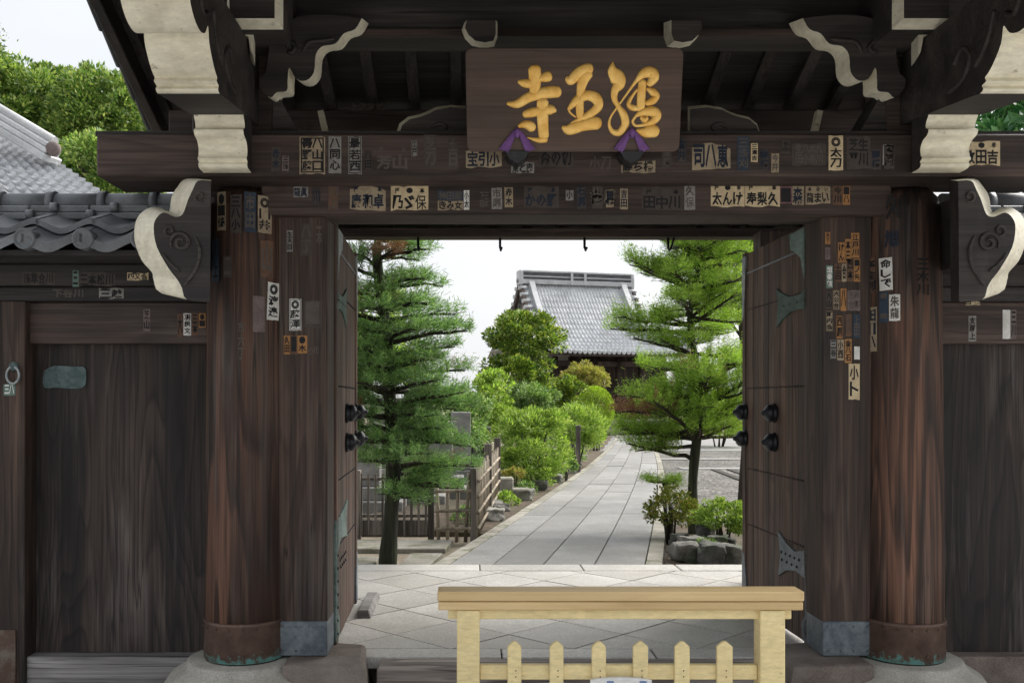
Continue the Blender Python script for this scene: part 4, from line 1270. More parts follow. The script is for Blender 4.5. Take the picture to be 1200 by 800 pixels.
slip(post_l, ('flat', 5.717), 4, 450, 18, 463, V(['三', '八']), 'teal', 'paper_white')
for a in ((1098.5, 380, 1105, 402, V(['赤八堂']), 'cream', 'ink', True), (1135, 370, 1144, 400, V(['支那上']), 'grey', 'ink'), (1175, 363, 1184, 397, V(['一']), 'white', 'paper_white'), (1184.5, 363, 1191, 397, V(['三川']), 'mauve', 'ink')):
    slip(rail_r, ('flat', 5.79), *a)
slip(under_r, ('flat', 5.727), 1131, 352, 1150, 358, H('', '三州社'), None, 'paper_cream')
# a few pale slips high under the roof
rb = [o for o in gate.children if o.name.startswith('purlin')][0]
for a in ((405, 86, 426, 93, H('', '奉納会'), 'faint', 'ink_pale'), (408, 120, 452, 130, H('', '上州高崎'), None, 'ink_pale'), (826, 57, 862, 67, H('', '江戸町'), None, 'ink_pale'), (884, 83, 914, 90, H('', '山三郎'), None, 'ink_pale'), (528, 85, 543, 94, H('', '巴'), 'faint', 'ink_pale')):
    slip(rb, ('flat', 6.70), *a)

# ------------------------------------------------------------------ plaque over the gate
plaque = thing('name_plaque', 'brown wooden plaque with three raised gold calligraphy characters over the doorway', 'plaque', (AX, 5.0, 2.85))
TL, TR_, BL, BR = at(545, 56, 4.93), at(801, 56, 4.93), at(547, 178, 5.07), at(797, 178, 5.07)
ex = Vector((1, 0, 0))
ez = (TL - BL).normalized()
ey = ez.cross(ex).normalized()          # points back or forth
if ey.y > 0:
    ey = -ey
CPL = (TL + TR_ + BL + BR) / 4
hw, hh = 0.5635, (TL - BL).length / 2


def pq(u, v, t):
    """photo pixel -> point on the plaque plane lifted by t"""
    d = Vector(((u - U0) / F, 1.0, -(v - V0) / F))
    o = Vector((0, 0, EYE))
    k = (CPL - o).dot(ey) / d.dot(ey)
    return o + d * k + ey * t


b = MB()
r = 0.035
rect = []
for cx, cz, a0 in ((hw - r, hh - r, 0), (-hw + r, hh - r, 90), (-hw + r, -hh + r, 180), (hw - r, -hh + r, 270)):
    for a in (0, 30, 60, 90):
        rect.append((cx + r * math.cos(R(a0 + a)), cz + r * math.sin(R(a0 + a))))
b.prism(rect, lambda p: CPL + ex * p[0] + ez * p[1], lambda p: CPL + ex * p[0] + ez * p[1] - ey * 0.06)
b.build('board', M['plaque'], plaque, bevel=0.006, segs=2)


def brush(b, pts, ox, sc=7.27, oy=65):
    sp = smoothpts(pts, 6)
    rings = []
    n = len(sp)
    for i, (x, y, w) in enumerate(sp):
        p = pq(ox + x / sc, oy + y / sc, 0.001)
        q0 = sp[max(i - 1, 0)]
        q1 = sp[min(i + 1, n - 1)]
        dr = pq(ox + q1[0] / sc, oy + q1[1] / sc, 0.001) - pq(ox + q0[0] / sc, oy + q0[1] / sc, 0.001)
        dr.normalize()
        sd = dr.cross(ey).normalized()
        hwid = 1.22 * max(w, 8) / sc * 4.95 / F / 2
        hgt = min(0.008, hwid * 0.5)
        rings.append([p + sd * (hwid * math.cos(a)) + ey * (hgt * max(0, math.sin(a)) - (0.002 if math.sin(a) < 0 else 0)) for a in (2 * math.pi * k / 14 for k in range(14))])
    # rounded ends
    def endcap(p, ring, dirv):
        c = sum(ring, Vector()) / len(ring)
        out = []
        for f, s in ((0.75, 0.45), (0.35, 0.75)):
            out.append([c + (q - c) * f + dirv * s for q in ring])
        return out
    w0 = max(sp[0][2], 8) / sc * 4.95 / F / 2
    w1 = max(sp[-1][2], 8) / sc * 4.95 / F / 2
    c0, c1 = sum(rings[0], Vector()) / 14, sum(rings[1], Vector()) / 14
    d0 = (c0 - c1).normalized() * w0 * 0.9
    e0, e1 = sum(rings[-1], Vector()) / 14, sum(rings[-2], Vector()) / 14
    d1 = (e0 - e1).normalized() * w1 * 0.9
    head = endcap(None, rings[0], d0)[::-1]
    tail = endcap(None, rings[-1], d1)
    b.loft(head + rings + tail)


CH = {
    585: [[(300, 115, 92), (305, 200, 90), (302, 320, 72)], [(165, 225, 24), (210, 238, 58), (262, 242, 66)], [(345, 205, 40), (385, 190, 66), (425, 178, 74)],
          [(72, 410, 24), (150, 415, 60), (250, 360, 72), (350, 328, 78), (450, 312, 84), (505, 312, 78)], [(215, 505, 48), (270, 490, 66), (340, 475, 62), (400, 465, 68), (450, 465, 64), (480, 474, 26)],
          [(370, 395, 84), (370, 500, 84), (374, 620, 78), (380, 695, 74)], [(395, 712, 52), (340, 722, 40), (285, 712, 22), (240, 700, 10)], [(168, 605, 28), (220, 590, 56), (268, 605, 70), (276, 630, 60)]],
    645: [[(140, 195, 34), (172, 215, 66), (240, 152, 78), (310, 122, 84), (338, 126, 76)], [(318, 150, 84), (275, 220, 78), (254, 330, 56), (250, 470, 58), (256, 535, 50)],
          [(160, 452, 30), (230, 380, 66), (310, 342, 70), (385, 365, 78), (408, 430, 68), (350, 490, 58), (260, 540, 38), (175, 578, 12)], [(150, 452, 14), (172, 492, 14), (215, 525, 14)],
          [(104, 612, 26), (160, 632, 78), (270, 597, 84), (370, 580, 92), (408, 582, 86)]],
    700: [[(130, 62, 12), (130, 130, 74), (172, 195, 108), (186, 240, 88), (150, 300, 58), (145, 370, 44), (175, 430, 36), (225, 510, 56), (236, 590, 58), (188, 656, 52), (130, 648, 38), (102, 590, 22), (114, 525, 15), (170, 440, 15), (250, 330, 16), (330, 220, 28), (395, 155, 68), (462, 146, 78), (482, 190, 74), (440, 248, 46)],
          [(385, 225, 58), (375, 330, 62), (370, 440, 62)], [(340, 290, 16), (282, 370, 26), (268, 420, 36), (300, 448, 44), (360, 452, 40)], [(425, 285, 22), (470, 312, 54), (505, 345, 46), (470, 388, 54), (420, 408, 40)],
          [(330, 515, 24), (400, 482, 56), (475, 480, 74), (512, 512, 60), (475, 560, 54), (400, 592, 26), (325, 598, 20), (302, 560, 20), (330, 515, 20)], [(375, 530, 28), (400, 548, 44), (426, 532, 26)],
          [(335, 640, 24), (400, 655, 70), (465, 645, 92), (500, 655, 80)]]}
for ox, strokes in CH.items():
    b = MB()
    for st in strokes:
        brush(b, st, ox)
    b.build('gold_character', M['gold'], plaque)

# purple cloths tied over the plaque's two rests
for k, (ua, uc, ub) in enumerate(((582, 606, 631), (716, 740, 763))):
    lab = ('purple cloth folded over the plaque rest below the first gold character', 'purple cloth folded over the plaque rest below the last gold character')[k]
    cl = thing('purple_cloth', lab, 'cloth', pq(uc, 182, 0.0))
    for sd in (-1, 1):                     # two folds fall from the knot to either side
        n, m = 7, 9
        rows = []
        for j in range(m):
            f = j / (m - 1)
            cu_, cv_ = uc + sd * (1 + 15 * f), 152 + 21 * f + 3 * f * f
            row = []
            for i in range(n):
                g = i / (n - 1) * 2 - 1
                half = 2.0 + 4.4 * f
                bul = 0.010 + 0.012 * (1 - g * g) + 0.007 * math.sin(g * 7 + f * 3) * f
                row.append(pq(cu_ + g * half * 0.85, cv_ + g * sd * half * -0.45 + 2.0 * abs(g) * f, bul))
            rows.append(row)
        b = MB()
        vs = [p for rw in rows for p in rw] + [p - ey * 0.008 for rw in rows for p in rw]
        q = n * m
        fs = [(j * n + i, j * n + i + 1, (j + 1) * n + i + 1, (j + 1) * n + i) for j in range(m - 1) for i in range(n - 1)]
        fs += [tuple(q + x for x in reversed(f_)) for f_ in fs]
        edge = [i for i in range(n)] + [j * n + n - 1 for j in range(1, m)] + [(m - 1) * n + i for i in range(n - 2, -1, -1)] + [j * n for j in range(m - 2, 0, -1)]
        fs += [(edge[i], edge[(i + 1) % len(edge)], edge[(i + 1) % len(edge)] + q, edge[i] + q) for i in range(len(edge))]
        b.add(vs, fs, 0, True)
        b.build('fold', M['purple'], cl)
    b = MB()
    b.tube([pq(uc, 150, 0.016), pq(uc, 155, 0.026), pq(uc, 161, 0.02)], [0.008, 0.016, 0.010], 8)
    b.build('knot', M['purple'], cl)
    # iron rest that carries the plaque
    pts = [(uc - 14, 177), (uc + 14, 177), (uc + 9, 186), (uc, 191), (uc - 9, 186)]
    b = MB()
    b.prism([(p[0], p[1]) for p in pts], lambda p: pq(p[0], p[1], 0.02), lambda p: Vector((pq(p[0], p[1], 0).x, 5.199, pq(p[0], p[1], 0).z)))
    b.build('plaque_rest', M['black_iron'], gate)

# ------------------------------------------------------------------ yellow barrier in front
BY = 4.45
bar = thing('wooden_barrier', 'low cream-yellow painted picket barrier standing before the gateway', 'barrier', (px(725, BY), BY, -0.22))
zt = pz(690, BY)
MB().box(px(513, BY), px(938, BY), BY - 0.055, BY + 0.075, pz(701.5, BY), zt).build('top_board', M['barrier_top'], bar, bevel=0.006, segs=2)
MB().box(px(514, BY), px(937, BY), BY - 0.05, BY + 0.07, pz(712, BY), pz(702.3, BY)).build('cap_board', M['barrier_top'], bar, bevel=0.004)
MB().box(px(525, BY), px(926, BY), BY - 0.02, BY + 0.045, pz(724, BY), pz(712, BY) - 0.0005).build('upper_rail', M['barrier'], bar, bevel=0.004)
for u0, u1 in ((535.5, 562), (887, 916)):
    MB().box(px(u0, BY), px(u1, BY), BY - 0.052, BY + 0.052, -0.22, pz(712.6, BY)).build('post', M['barrier'], bar, bevel=0.005)
    MB().box(px(u0, BY) - 0.02, px(u1, BY) + 0.02, BY - 0.22, BY + 0.22, -0.22, -0.15).build('foot', M['barrier'], bar, bevel=0.006)
MB().box(px(562.5, BY), px(886.5, BY), BY - 0.012, BY + 0.022, pz(795, BY), pz(778, BY)).build('lower_rail', M['barrier'], bar, bevel=0.003)
MB().box(px(562.5, BY), px(886.5, BY), BY - 0.012, BY + 0.022, -0.10, -0.03).build('lower_rail', M['barrier'], bar, bevel=0.003)
for u0, u1 in ((594, 611), (643, 660), (692, 709.5), (740, 758.5), (788.5, 807), (837.5, 857)):
    x0, x1 = px(u0, BY) + 0.002, px(u1, BY) - 0.002
    z1, z0 = pz(755, BY), -0.16
    poly = [(x0, z0), (x1, z0), (x1, z1), ((x0 + x1) / 2 + 0.006, z1 + 0.024), ((x0 + x1) / 2 - 0.006, z1 + 0.024), (x0, z1)]
    for zz in (pz(783, BY), pz(790, BY)):
        MB().tube([((x0 + x1) / 2 + 0.006, BY - 0.033, zz), ((x0 + x1) / 2 + 0.006, BY - 0.0362, zz)], [0.004, 0.003], 6).build('nail', M['rust'], bar)
    MB().prism(poly, lambda p: (p[0], BY - 0.034, p[1]), lambda p: (p[0], BY - 0.0125, p[1])).build('picket', M['barrier'], bar, bevel=0.003)
# white notice board hung low on the pickets; only its top edge comes into the picture
sg = thing('notice_board', 'white notice board hung on the pickets, only its top edge in view', 'sign', (px(728, BY - 0.07), BY - 0.07, -0.05))
b = MB()
x0, x1, zt2 = px(692, BY - 0.06), px(764, BY - 0.06), pz(793.5, BY - 0.06)
top = [(x0 + (x1 - x0) * i / 10, zt2 - 0.012 * (2 * i / 10 - 1) ** 2) for i in range(11)]
b.prism([(x0, zt2 - 0.30), (x1, zt2 - 0.30)] + top[::-1], lambda p: (p[0], BY - 0.058, p[1]), lambda p: (p[0], BY - 0.037, p[1]))
b.build('board', M['white_paint'], sg, bevel=0.002)
for u in (713, 751):
    MB().box(px(u - 4, BY), px(u + 4, BY), BY - 0.061, BY - 0.0585, zt2 - 0.024, zt2 - 0.016).build('printed_mark', M['blue_print'], sg)
# ------------------------------------------------------------------ plants
def fast_mesh(name, V3, Q, mats, midx=None):
    """numpy verts (n,3) and quads (m,4) -> mesh"""
    me = bpy.data.meshes.new(name)
    n, m = len(V3), len(Q)
    me.vertices.add(n)
    me.vertices.foreach_set('co', np.ascontiguousarray(V3, dtype=np.float32).ravel())
    me.loops.add(m * 4)
    me.loops.foreach_set('vertex_index', np.ascontiguousarray(Q, dtype=np.int32).ravel())
    me.polygons.add(m)
    me.polygons.foreach_set('loop_start', np.arange(0, m * 4, 4, dtype=np.int32))
    me.polygons.foreach_set('loop_total', np.full(m, 4, dtype=np.int32))
    for x in mats:
        me.materials.append(x)
    if midx is not None:
        me.polygons.foreach_set('material_index', np.asarray(midx, dtype=np.int32))
    me.update(calc_edges=True)
    return me


def unit(a):
    return a / np.maximum(np.linalg.norm(a, axis=1, keepdims=True), 1e-9)


def leaf_quads(base, d, L, Wd, flat=None):
    """a pointed leaf per row: base, side, tip, side"""
    d = unit(d)
    n = len(base)
    ref = RNG.normal(size=(n, 3)) if flat is None else np.tile(np.array([0, 0, 1.0]), (n, 1)) + RNG.normal(size=(n, 3)) * flat
    s = unit(np.cross(d, ref))
    up = np.cross(s, d)
    L, Wd = np.asarray(L).reshape(-1, 1), np.asarray(Wd).reshape(-1, 1)
    mid = base + d * L * 0.45 + up * L * 0.07
    V3 = np.stack([base, mid + s * Wd * 0.5, base + d * L - up * L * 0.05, mid - s * Wd * 0.5], axis=1).reshape(-1, 3)
    Q = np.arange(n * 4).reshape(-1, 4)
    return V3, Q


def crown_part(name, base, d, L, Wd, mats, parent, flat=None, midx=None):
    V3, Q = leaf_quads(base, d, L, Wd, flat)
    me = fast_mesh(name, V3 - np.array(worg(parent)), Q, mats, midx)
    return link(name, me, parent)


def conifer(name, label, base, trunk, rads, limbs, bark, needles, dry, nl=(0.05, 0.085), nw=0.0042, per=26, twig_step=0.055, dryfrac=0.02, dry_fn=None, droop=-0.05, puff=0.035):
    """trunk: points; limbs: (height index point, azimuth, length, rise)"""
    o = thing(name, label, 'tree', base)
    b = MB()
    tp = smoothpts([tuple(p) + (r,) for p, r in zip(trunk, rads)], 6)
    b.tube([p[:3] for p in tp], [p[3] * (1 + 0.08 * math.sin(7 * i)) for i, p in enumerate(tp)], 12)
    tb = MB()
    B_, D_, dryf = [], [], []
    Z = np.array([p[2] for p in tp])
    for (z, az, ln, rise) in limbs:
        k = int(np.argmin(np.abs(Z - z)))
        p0 = np.array(tp[k][:3])
        dirh = np.array([math.cos(az), math.sin(az), 0.0])
        side = np.array([-dirh[1], dirh[0], 0.0])
        bend = random.uniform(-0.25, 0.25)
        N = 7
        pts = []
        for i in range(N + 1):
            t = i / N
            q = p0 + dirh * ln * t + side * bend * ln * t * t + np.array([0, 0, rise * ln * t + droop * ln * math.sin(t * 3.1)])
            pts.append(q + RNG.normal(size=3) * 0.012 * ln)
        r0 = min(0.034, 0.012 + 0.018 * ln)
        tb.tube([tuple(q) for q in pts], [r0 * (1 - 0.8 * i / N) + 0.002 for i in range(N + 1)], 6)
        t = 0.22
        isdry = (random.random() < dryfrac) if dry_fn is None else dry_fn(z, az)
        while t < 1.0:
            f = t * N
            i = min(int(f), N - 1)
            q = pts[i] + (pts[i + 1] - pts[i]) * (f - i)
            ax = unit((pts[i + 1] - pts[i]).reshape(1, 3))[0]
            for sg in (-1, 1):
                ang = random.uniform(0.5, 1.15) * sg
                tl = (0.12 + 0.34 * ln * (1.05 - t)) * random.uniform(0.7, 1.15)
                td = ax * math.cos(ang) + np.cross([0, 0, 1.0], ax) * math.sin(ang) + np.array([0, 0, random.uniform(-0.02, 0.22)])
                td /= np.linalg.norm(td)
                if tl > 0.16:
                    tb.tube([tuple(q), tuple(q + td * tl)], [0.005, 0.002], 4)
                m = max(4, int(tl / 0.04)) * per // 4
                s = RNG.uniform(0.15, 1.0, m)
                bb = q + np.outer(s, td) * tl + RNG.normal(size=(m, 3)) * 0.006
                bb[:, 2] += np.abs(RNG.normal(size=m)) * puff
                dd = td * 0.75 + RNG.normal(size=(m, 3)) * 0.62 + np.array([0, 0, 0.25])
                B_.append(bb)
                D_.append(dd)
                dryf.append(np.full(m, 1 if (isdry or random.random() < 0.012) else 0))
            t += twig_step / max(0.3, ln) * random.uniform(0.8, 1.3)
    b.build('trunk', bark, o)
    tb.build('branches', M['bark'], o)
    B_, D_, dryf = np.concatenate(B_), np.concatenate(D_), np.concatenate(dryf)
    n = len(B_)
    crown_part('crown', B_, D_, RNG.uniform(nl[0], nl[1], n), np.full(n, nw) * RNG.uniform(0.8, 1.3, n), [needles, dry], o, None, dryf)
    return o, n


def shrub(name, label, c, rad, n, leaf, mat, clumps=40, clump_r=0.28, cat='shrub', group=None, ground=None, clipped=False, aspect=0.45, stems=5, seed=0, outward=0.8, up=0.25, lowcut=-0.75):
    """leafy crown as clumps on an uneven ellipsoid; c = crown centre, rad = radii"""
    gz = (c[2] - rad[2]) if ground is None else ground
    o = thing(name, label, cat, (c[0], c[1], gz), group)
    C, Rr = np.array(c, float), np.array(rad, float)
    rg = np.random.default_rng(seed + int(abs(c[0]) * 100) + int(c[1] * 10))
    if clipped:
        dv = unit(rg.normal(size=(n, 3)))
        dv = dv[dv[:, 2] > lowcut]
        k = 1 - np.abs(rg.normal(size=(len(dv), 1))) * 0.035
        bb = C + dv * Rr * k
        dd = dv * outward + rg.normal(size=dv.shape) * 0.5
    else:
        cd = unit(rg.normal(size=(clumps, 3)))
        cd = cd[cd[:, 2] > lowcut]
        cc = C + cd * Rr * rg.uniform(0.45, 1.0, (len(cd), 1)) ** 0.6
        sizes = rg.uniform(0.55, 1.25, len(cc)) * clump_r
        idx = rg.integers(0, len(cc), n)
        ld = unit(rg.normal(size=(n, 3)))
        bb = cc[idx] + ld * sizes[idx][:, None] * (rg.uniform(0.3, 1.0, (n, 1)) ** 0.5) * np.array([1, 1, 0.75])
        dd = ld * outward + unit(bb - C) * 0.5 + rg.normal(size=(n, 3)) * 0.45 + np.array([0, 0, up])
        keep = bb[:, 2] > gz + 0.02
        bb, dd = bb[keep], dd[keep]
    m = len(bb)
    L = rg.uniform(0.7, 1.3, m) * leaf
    b = MB()
    for k in range(stems):
        a = rg.uniform(0, 6.28)
        f = rg.uniform(0.1, 0.55)
        p1 = C + np.array([math.cos(a) * rad[0] * f, math.sin(a) * rad[1] * f, rad[2] * rg.uniform(-0.1, 0.6)])
        p0 = np.array([C[0] + math.cos(a) * rad[0] * 0.12, C[1] + math.sin(a) * rad[1] * 0.12, gz - 0.03])
        pm = (p0 + p1) / 2 + rg.normal(size=3) * 0.06 * rad[0]
        r0 = 0.012 + 0.02 * rad[2]
        b.tube([tuple(p0), tuple(pm), tuple(p1)], [r0, r0 * 0.7, r0 * 0.3], 6)
    b.build('stems', M['bark'], o)
    crown_part('crown', bb, dd, L, L * aspect, [mat], o)
    return o


def rock(name, label, c, size, mat, seed, group=None, cat='rock', flat=0.75):
    rg = random.Random(seed)
    bm = bmesh.new()
    bmesh.ops.create_icosphere(bm, subdivisions=4, radius=1.0)
    off = Vector((rg.uniform(0, 50), rg.uniform(0, 50), rg.uniform(0, 50)))
    for v in bm.verts:
        p = v.co.copy()
        q = Vector((max(-0.72, min(0.72, p.x * 1.1)), max(-0.72, min(0.72, p.y * 1.1)), max(-0.6, min(0.66, p.z))))
        k = 1 + 0.42 * mnoise.noise(p * 1.2 + off) + 0.22 * abs(mnoise.noise(p * 2.6 + off)) + 0.09 * mnoise.noise(p * 6.0 + off) + 0.05 * mnoise.noise(p * 14.0 + off)
        v.co = Vector((q.x * size[0], q.y * size[1], q.z * size[2])) * k * 1.3
    bmesh.ops.rotate(bm, verts=bm.verts, cent=(0, 0, 0), matrix=Matrix.Rotation(rg.uniform(0, 6.28), 3, 'Z'))
    me = bpy.data.meshes.new(name)
    bm.to_mesh(me)
    bm.free()
    me.materials.append(mat)
    for p in me.polygons:
        p.use_smooth = True
    o = link(name, me, None, c)
    return tag(o, label, cat, group)


# ------- conifer on the left of the passage
cx, cy = -0.79, 9.20
trunk = [(cx, cy, -0.08), (cx + 0.03, cy, 0.35), (cx + 0.06, cy, 0.9), (cx + 0.02, cy, 1.6), (cx - 0.02, cy, 2.3), (cx - 0.10, cy, 2.9), (cx - 0.06, cy, 3.4), (cx - 0.12, cy, 4.1)]
rads = [0.088, 0.075, 0.070, 0.062, 0.055, 0.045, 0.035, 0.015]
limbs = []


def r_of(z, tab):
    return float(np.interp(z, [t[0] for t in tab], [t[1] for t in tab]))


tabL = [(0.55, 0.48), (0.75, 0.64), (1.0, 0.74), (1.4, 0.78), (1.9, 0.80), (2.3, 0.76), (2.7, 0.64), (3.0, 0.50), (3.5, 0.5), (4.0, 0.3)]
z = 0.62
k = 0
while z < 3.9:
    for j in range(3 if z < 1.1 else 4):
        az = k * 2.399 + random.uniform(-0.3, 0.3)
        k += 1
        if z < 0.8 and math.cos(az) < -0.2:
            continue
        if 2.55 < z < 3.2 and math.cos(az) < 0.1 and random.random() < 0.5:
            continue
        limbs.append((z + random.uniform(-0.05, 0.05), az, r_of(z, tabL) * random.uniform(0.72, 1.05), random.uniform(0.0, 0.16)))
    z += 0.125
for (zz, az, ln) in ((0.70, -0.2, 0.62), (0.95, 0.15, 0.80), (1.18, -0.3, 0.80), (1.45, 0.1, 0.82), (0.62, -0.9, 0.5)):
    limbs.append((zz, az, ln, -0.02))
_, nL = conifer('conifer_tree', 'tall dark green conifer in layered pads just behind the open door on the left', (cx, cy, -0.07), trunk, rads, limbs, M['mossbark'], M['cedar'], M['dry'],
                per=52, nw=0.0060, dry_fn=lambda z, az: (2.62 < z < 2.80 and math.cos(az) > -0.2 and random.random() < 0.25), nl=(0.042, 0.082), droop=0.03, puff=0.05)

# ------- pine on the right of the passage
cx, cy = 2.66, 11.3
trunk = [(cx, cy, -0.06), (cx - 0.02, cy, 0.5), (cx + 0.02, cy, 1.0), (cx + 0.10, cy, 1.5), (cx + 0.02, cy, 2.0), (cx - 0.05, cy, 2.5), (cx + 0.03, cy, 3.0), (cx + 0.12, cy, 3.6), (cx + 0.15, cy, 4.2)]
rads = [0.070, 0.060, 0.054, 0.047, 0.04, 0.035, 0.030, 0.022, 0.010]
tabR = [(0.9, 0.60), (1.1, 0.88), (1.4, 0.96), (1.75, 0.90), (2.05, 0.74), (2.35, 0.80), (2.6, 0.84), (2.9, 0.74), (3.2, 0.62), (3.6, 0.62), (4.2, 0.4)]
limbs = []
z = 1.02
while z < 4.1:
    for j in range(5):
        az = k * 2.399 + random.uniform(-0.3, 0.3)
        k += 1
        if 2.02 < z < 2.45 and random.random() < 0.45:
            continue
        limbs.append((z + random.uniform(-0.2, 0.2), az, r_of(z, tabR) * random.uniform(0.45, 1.08), random.uniform(-0.12, 0.55)))
    z += 0.145
for (zz, az, ln, rs) in ((2.30, 3.2, 0.92, 0.05), (2.45, 3.0, 0.9, 0.1), (1.45, 3.25, 1.02, -0.02), (1.2, 3.0, 0.95, -0.05), (1.0, 3.3, 0.70, -0.1), (1.6, 3.5, 0.95, 0.0)):
    limbs.append((zz, az, ln, rs))
_, nR = conifer('pine_tree', 'bright green garden pine with cloud pads beside the rock bed', (cx, cy, -0.06), trunk, rads, limbs, M['mossbark'], M['pine'], M['dry'], per=58, nw=0.0068, dryfrac=0.02, nl=(0.036, 0.072), puff=0.085, droop=0.0)
# its low pad, cut as a small shelf over the path
p0 = (cx - 0.02, cy, 0.62)
_, nP = conifer('pine_tree', 'slender young pine with one flat pad, low over the path edge', (px(786, 11.0), 11.0, -0.06),
                [(px(786, 11.0), 11.0, -0.06), (px(785, 11.0), 11.0, 0.3), (px(780, 11.0), 11.0, 0.52), (px(775, 11.0), 11.0, 0.60)], [0.02, 0.017, 0.014, 0.008],
                [(0.55 + 0.02 * i, i * 0.9, 0.17, 0.05) for i in range(8)], M['bark'], M['pine'], M['dry'], per=30, nl=(0.045, 0.075))


def sh(u, v, Y, ru, rv, ry, **kw):
    """centre pixel, radii in pixels at distance Y"""
    c = at(u, v, Y)
    return dict(c=(c.x, c.y, c.z), rad=(ru * Y / F, ry, rv * Y / F), **kw)


GZ = -0.07
shrub('azalea_bush', 'reddish olive bush with bare lower stems at the path edge', **sh(786, 595, 10.7, 29, 24, 0.27), n=4200, leaf=0.034, mat=M['olive'], clumps=60, clump_r=0.075, ground=GZ, stems=12, seed=1)
shrub('azalea_bush', 'yellow-green bush above the rocks, close to the open right door', **sh(846, 608, 10.2, 38, 22, 0.32), n=6500, leaf=0.034, mat=M['soft'], clumps=60, clump_r=0.08, ground=GZ, stems=10, seed=2)
shrub('ground_plant', 'small trailing plant spilling between the grey rocks', **sh(828, 644, 9.6, 16, 13, 0.12), n=700, leaf=0.03, mat=M['shrub'], clumps=18, clump_r=0.05, ground=GZ, stems=3, seed=3)
shrub('bright_bush', 'vivid yellow-green bush glowing behind the pine', **sh(842, 487, 33, 38, 28, 1.2), n=7000, leaf=0.11, mat=M['bright'], clumps=60, clump_r=0.34, ground=GZ, stems=6, seed=4)
shrub('fern_bush', 'large airy light green bush at the path edge above the stone block', **sh(622, 527, 17.0, 45, 46, 0.75), n=15000, leaf=0.075, mat=M['soft'], clumps=90, clump_r=0.19, ground=GZ, stems=8, seed=5, aspect=0.28, up=0.5)
shrub('fern_bush', 'mid-sized light green bush with arching sprays beside the wooden marker', **sh(674, 500, 23.0, 33, 26, 0.8), n=9000, leaf=0.085, mat=M['soft'], clumps=60, clump_r=0.20, ground=GZ, stems=6, seed=6, aspect=0.25, up=0.6)
shrub('round_shrub', 'pale variegated round shrub in front of the dark camellia', **sh(622, 474, 24.0, 34, 27, 0.75), n=9000, leaf=0.075, mat=M['shrub'], clumps=70, clump_r=0.17, ground=GZ, stems=6, seed=7)
shrub('round_shrub', 'dark rounded shrub below the yellow leaved bush', **sh(662, 462, 27.0, 24, 22, 0.6), n=6000, leaf=0.08, mat=M['camellia'], clumps=50, clump_r=0.15, ground=GZ, stems=5, seed=8)
shrub('clipped_dome', 'smooth clipped bright green dome at the head of the path', **sh(697, 480, 30.0, 22, 27, 0.62), n=12000, leaf=0.055, mat=M['bright'], clipped=True, ground=GZ, stems=4, seed=9)
shrub('clipped_dome', 'tiny clipped ball beside the path near the hall steps', **sh(702, 510, 30.5, 8, 7, 0.2), n=1600, leaf=0.05, mat=M['bright'], clipped=True, ground=GZ, stems=3, seed=10)
shrub('maple_bush', 'yellow and red leaved bush before the hall front', **sh(684, 444, 33.0, 28, 17, 0.8), n=6500, leaf=0.09, mat=M['yellow'], clumps=55, clump_r=0.2, ground=GZ, stems=6, seed=11)
shrub('camellia_tree', 'tall dark glossy camellia tree in two tiers before the hall roof', **sh(613, 395, 26.0, 44, 30, 0.9), n=10000, leaf=0.10, mat=M['camellia'], clumps=70, clump_r=0.25, ground=GZ, stems=7, seed=12, cat='tree')
shrub('camellia_tree', 'lower dark camellia tier, left of the pale round shrub', **sh(606, 444, 25.4, 42, 34, 0.9), n=9000, leaf=0.10, mat=M['camellia'], clumps=60, clump_r=0.25, ground=GZ, stems=6, seed=13, cat='tree')
shrub('leafy_bush', 'loose light green bush between the fence and the camellia', **sh(575, 478, 22.0, 24, 44, 0.7), n=6000, leaf=0.09, mat=M['soft'], clumps=55, clump_r=0.2, ground=GZ, stems=6, seed=14)
shrub('leafy_bush', 'green bush behind the lattice fence, under the conifer', **sh(540, 495, 19.0, 40, 36, 0.7), n=6000, leaf=0.08, mat=M['shrub'], clumps=55, clump_r=0.2, ground=GZ, stems=6, seed=15)
shrub('low_plant', 'small tuft of yellowish leaves by the stone block', **sh(602, 557, 16.0, 11, 8, 0.15), n=600, leaf=0.06, mat=M['yellow'], clumps=14, clump_r=0.06, ground=GZ, stems=3, seed=16)
shrub('low_plant', 'low tuft of green leaves on the bank beside the steps of stone', **sh(662, 545, 18.5, 13, 9, 0.2), n=700, leaf=0.06, mat=M['shrub'], clumps=14, clump_r=0.07, ground=GZ, stems=3, seed=17)

for k, (y, off, r_, mt, lab) in enumerate(((12.2, 0.45, 0.16, 'shrub', 'low leafy tuft by the lattice fence, nearest the kerb'), (14.4, 0.40, 0.14, 'soft', 'small tuft in front of the stone block, touching the kerb'), (16.0, 0.36, 0.17, 'shrub', 'low tuft under the big airy bush'),
                                          (17.6, 0.42, 0.20, 'soft', 'tuft halfway along the bank beside the kerb'), (19.4, 0.36, 0.18, 'shrub', 'tuft below the side steps'), (22.4, 0.55, 0.24, 'soft', 'leafy tuft past the wooden marker'), (24.5, 0.45, 0.24, 'shrub', 'leafy tuft between marker and clipped dome'), (27.5, 0.5, 0.28, 'soft', 'leafy tuft at the foot of the clipped dome'))):
    shrub('edge_tuft', lab, (path_x(y) - off, y, 0.05), (r_ * 1.3, r_ * 1.5, r_ * 0.7), n=520, leaf=0.05, mat=M[mt], clumps=14, clump_r=r_ * 0.4, ground=-0.03, stems=3, seed=80 + k, group='tufts along the left kerb', cat='plant')

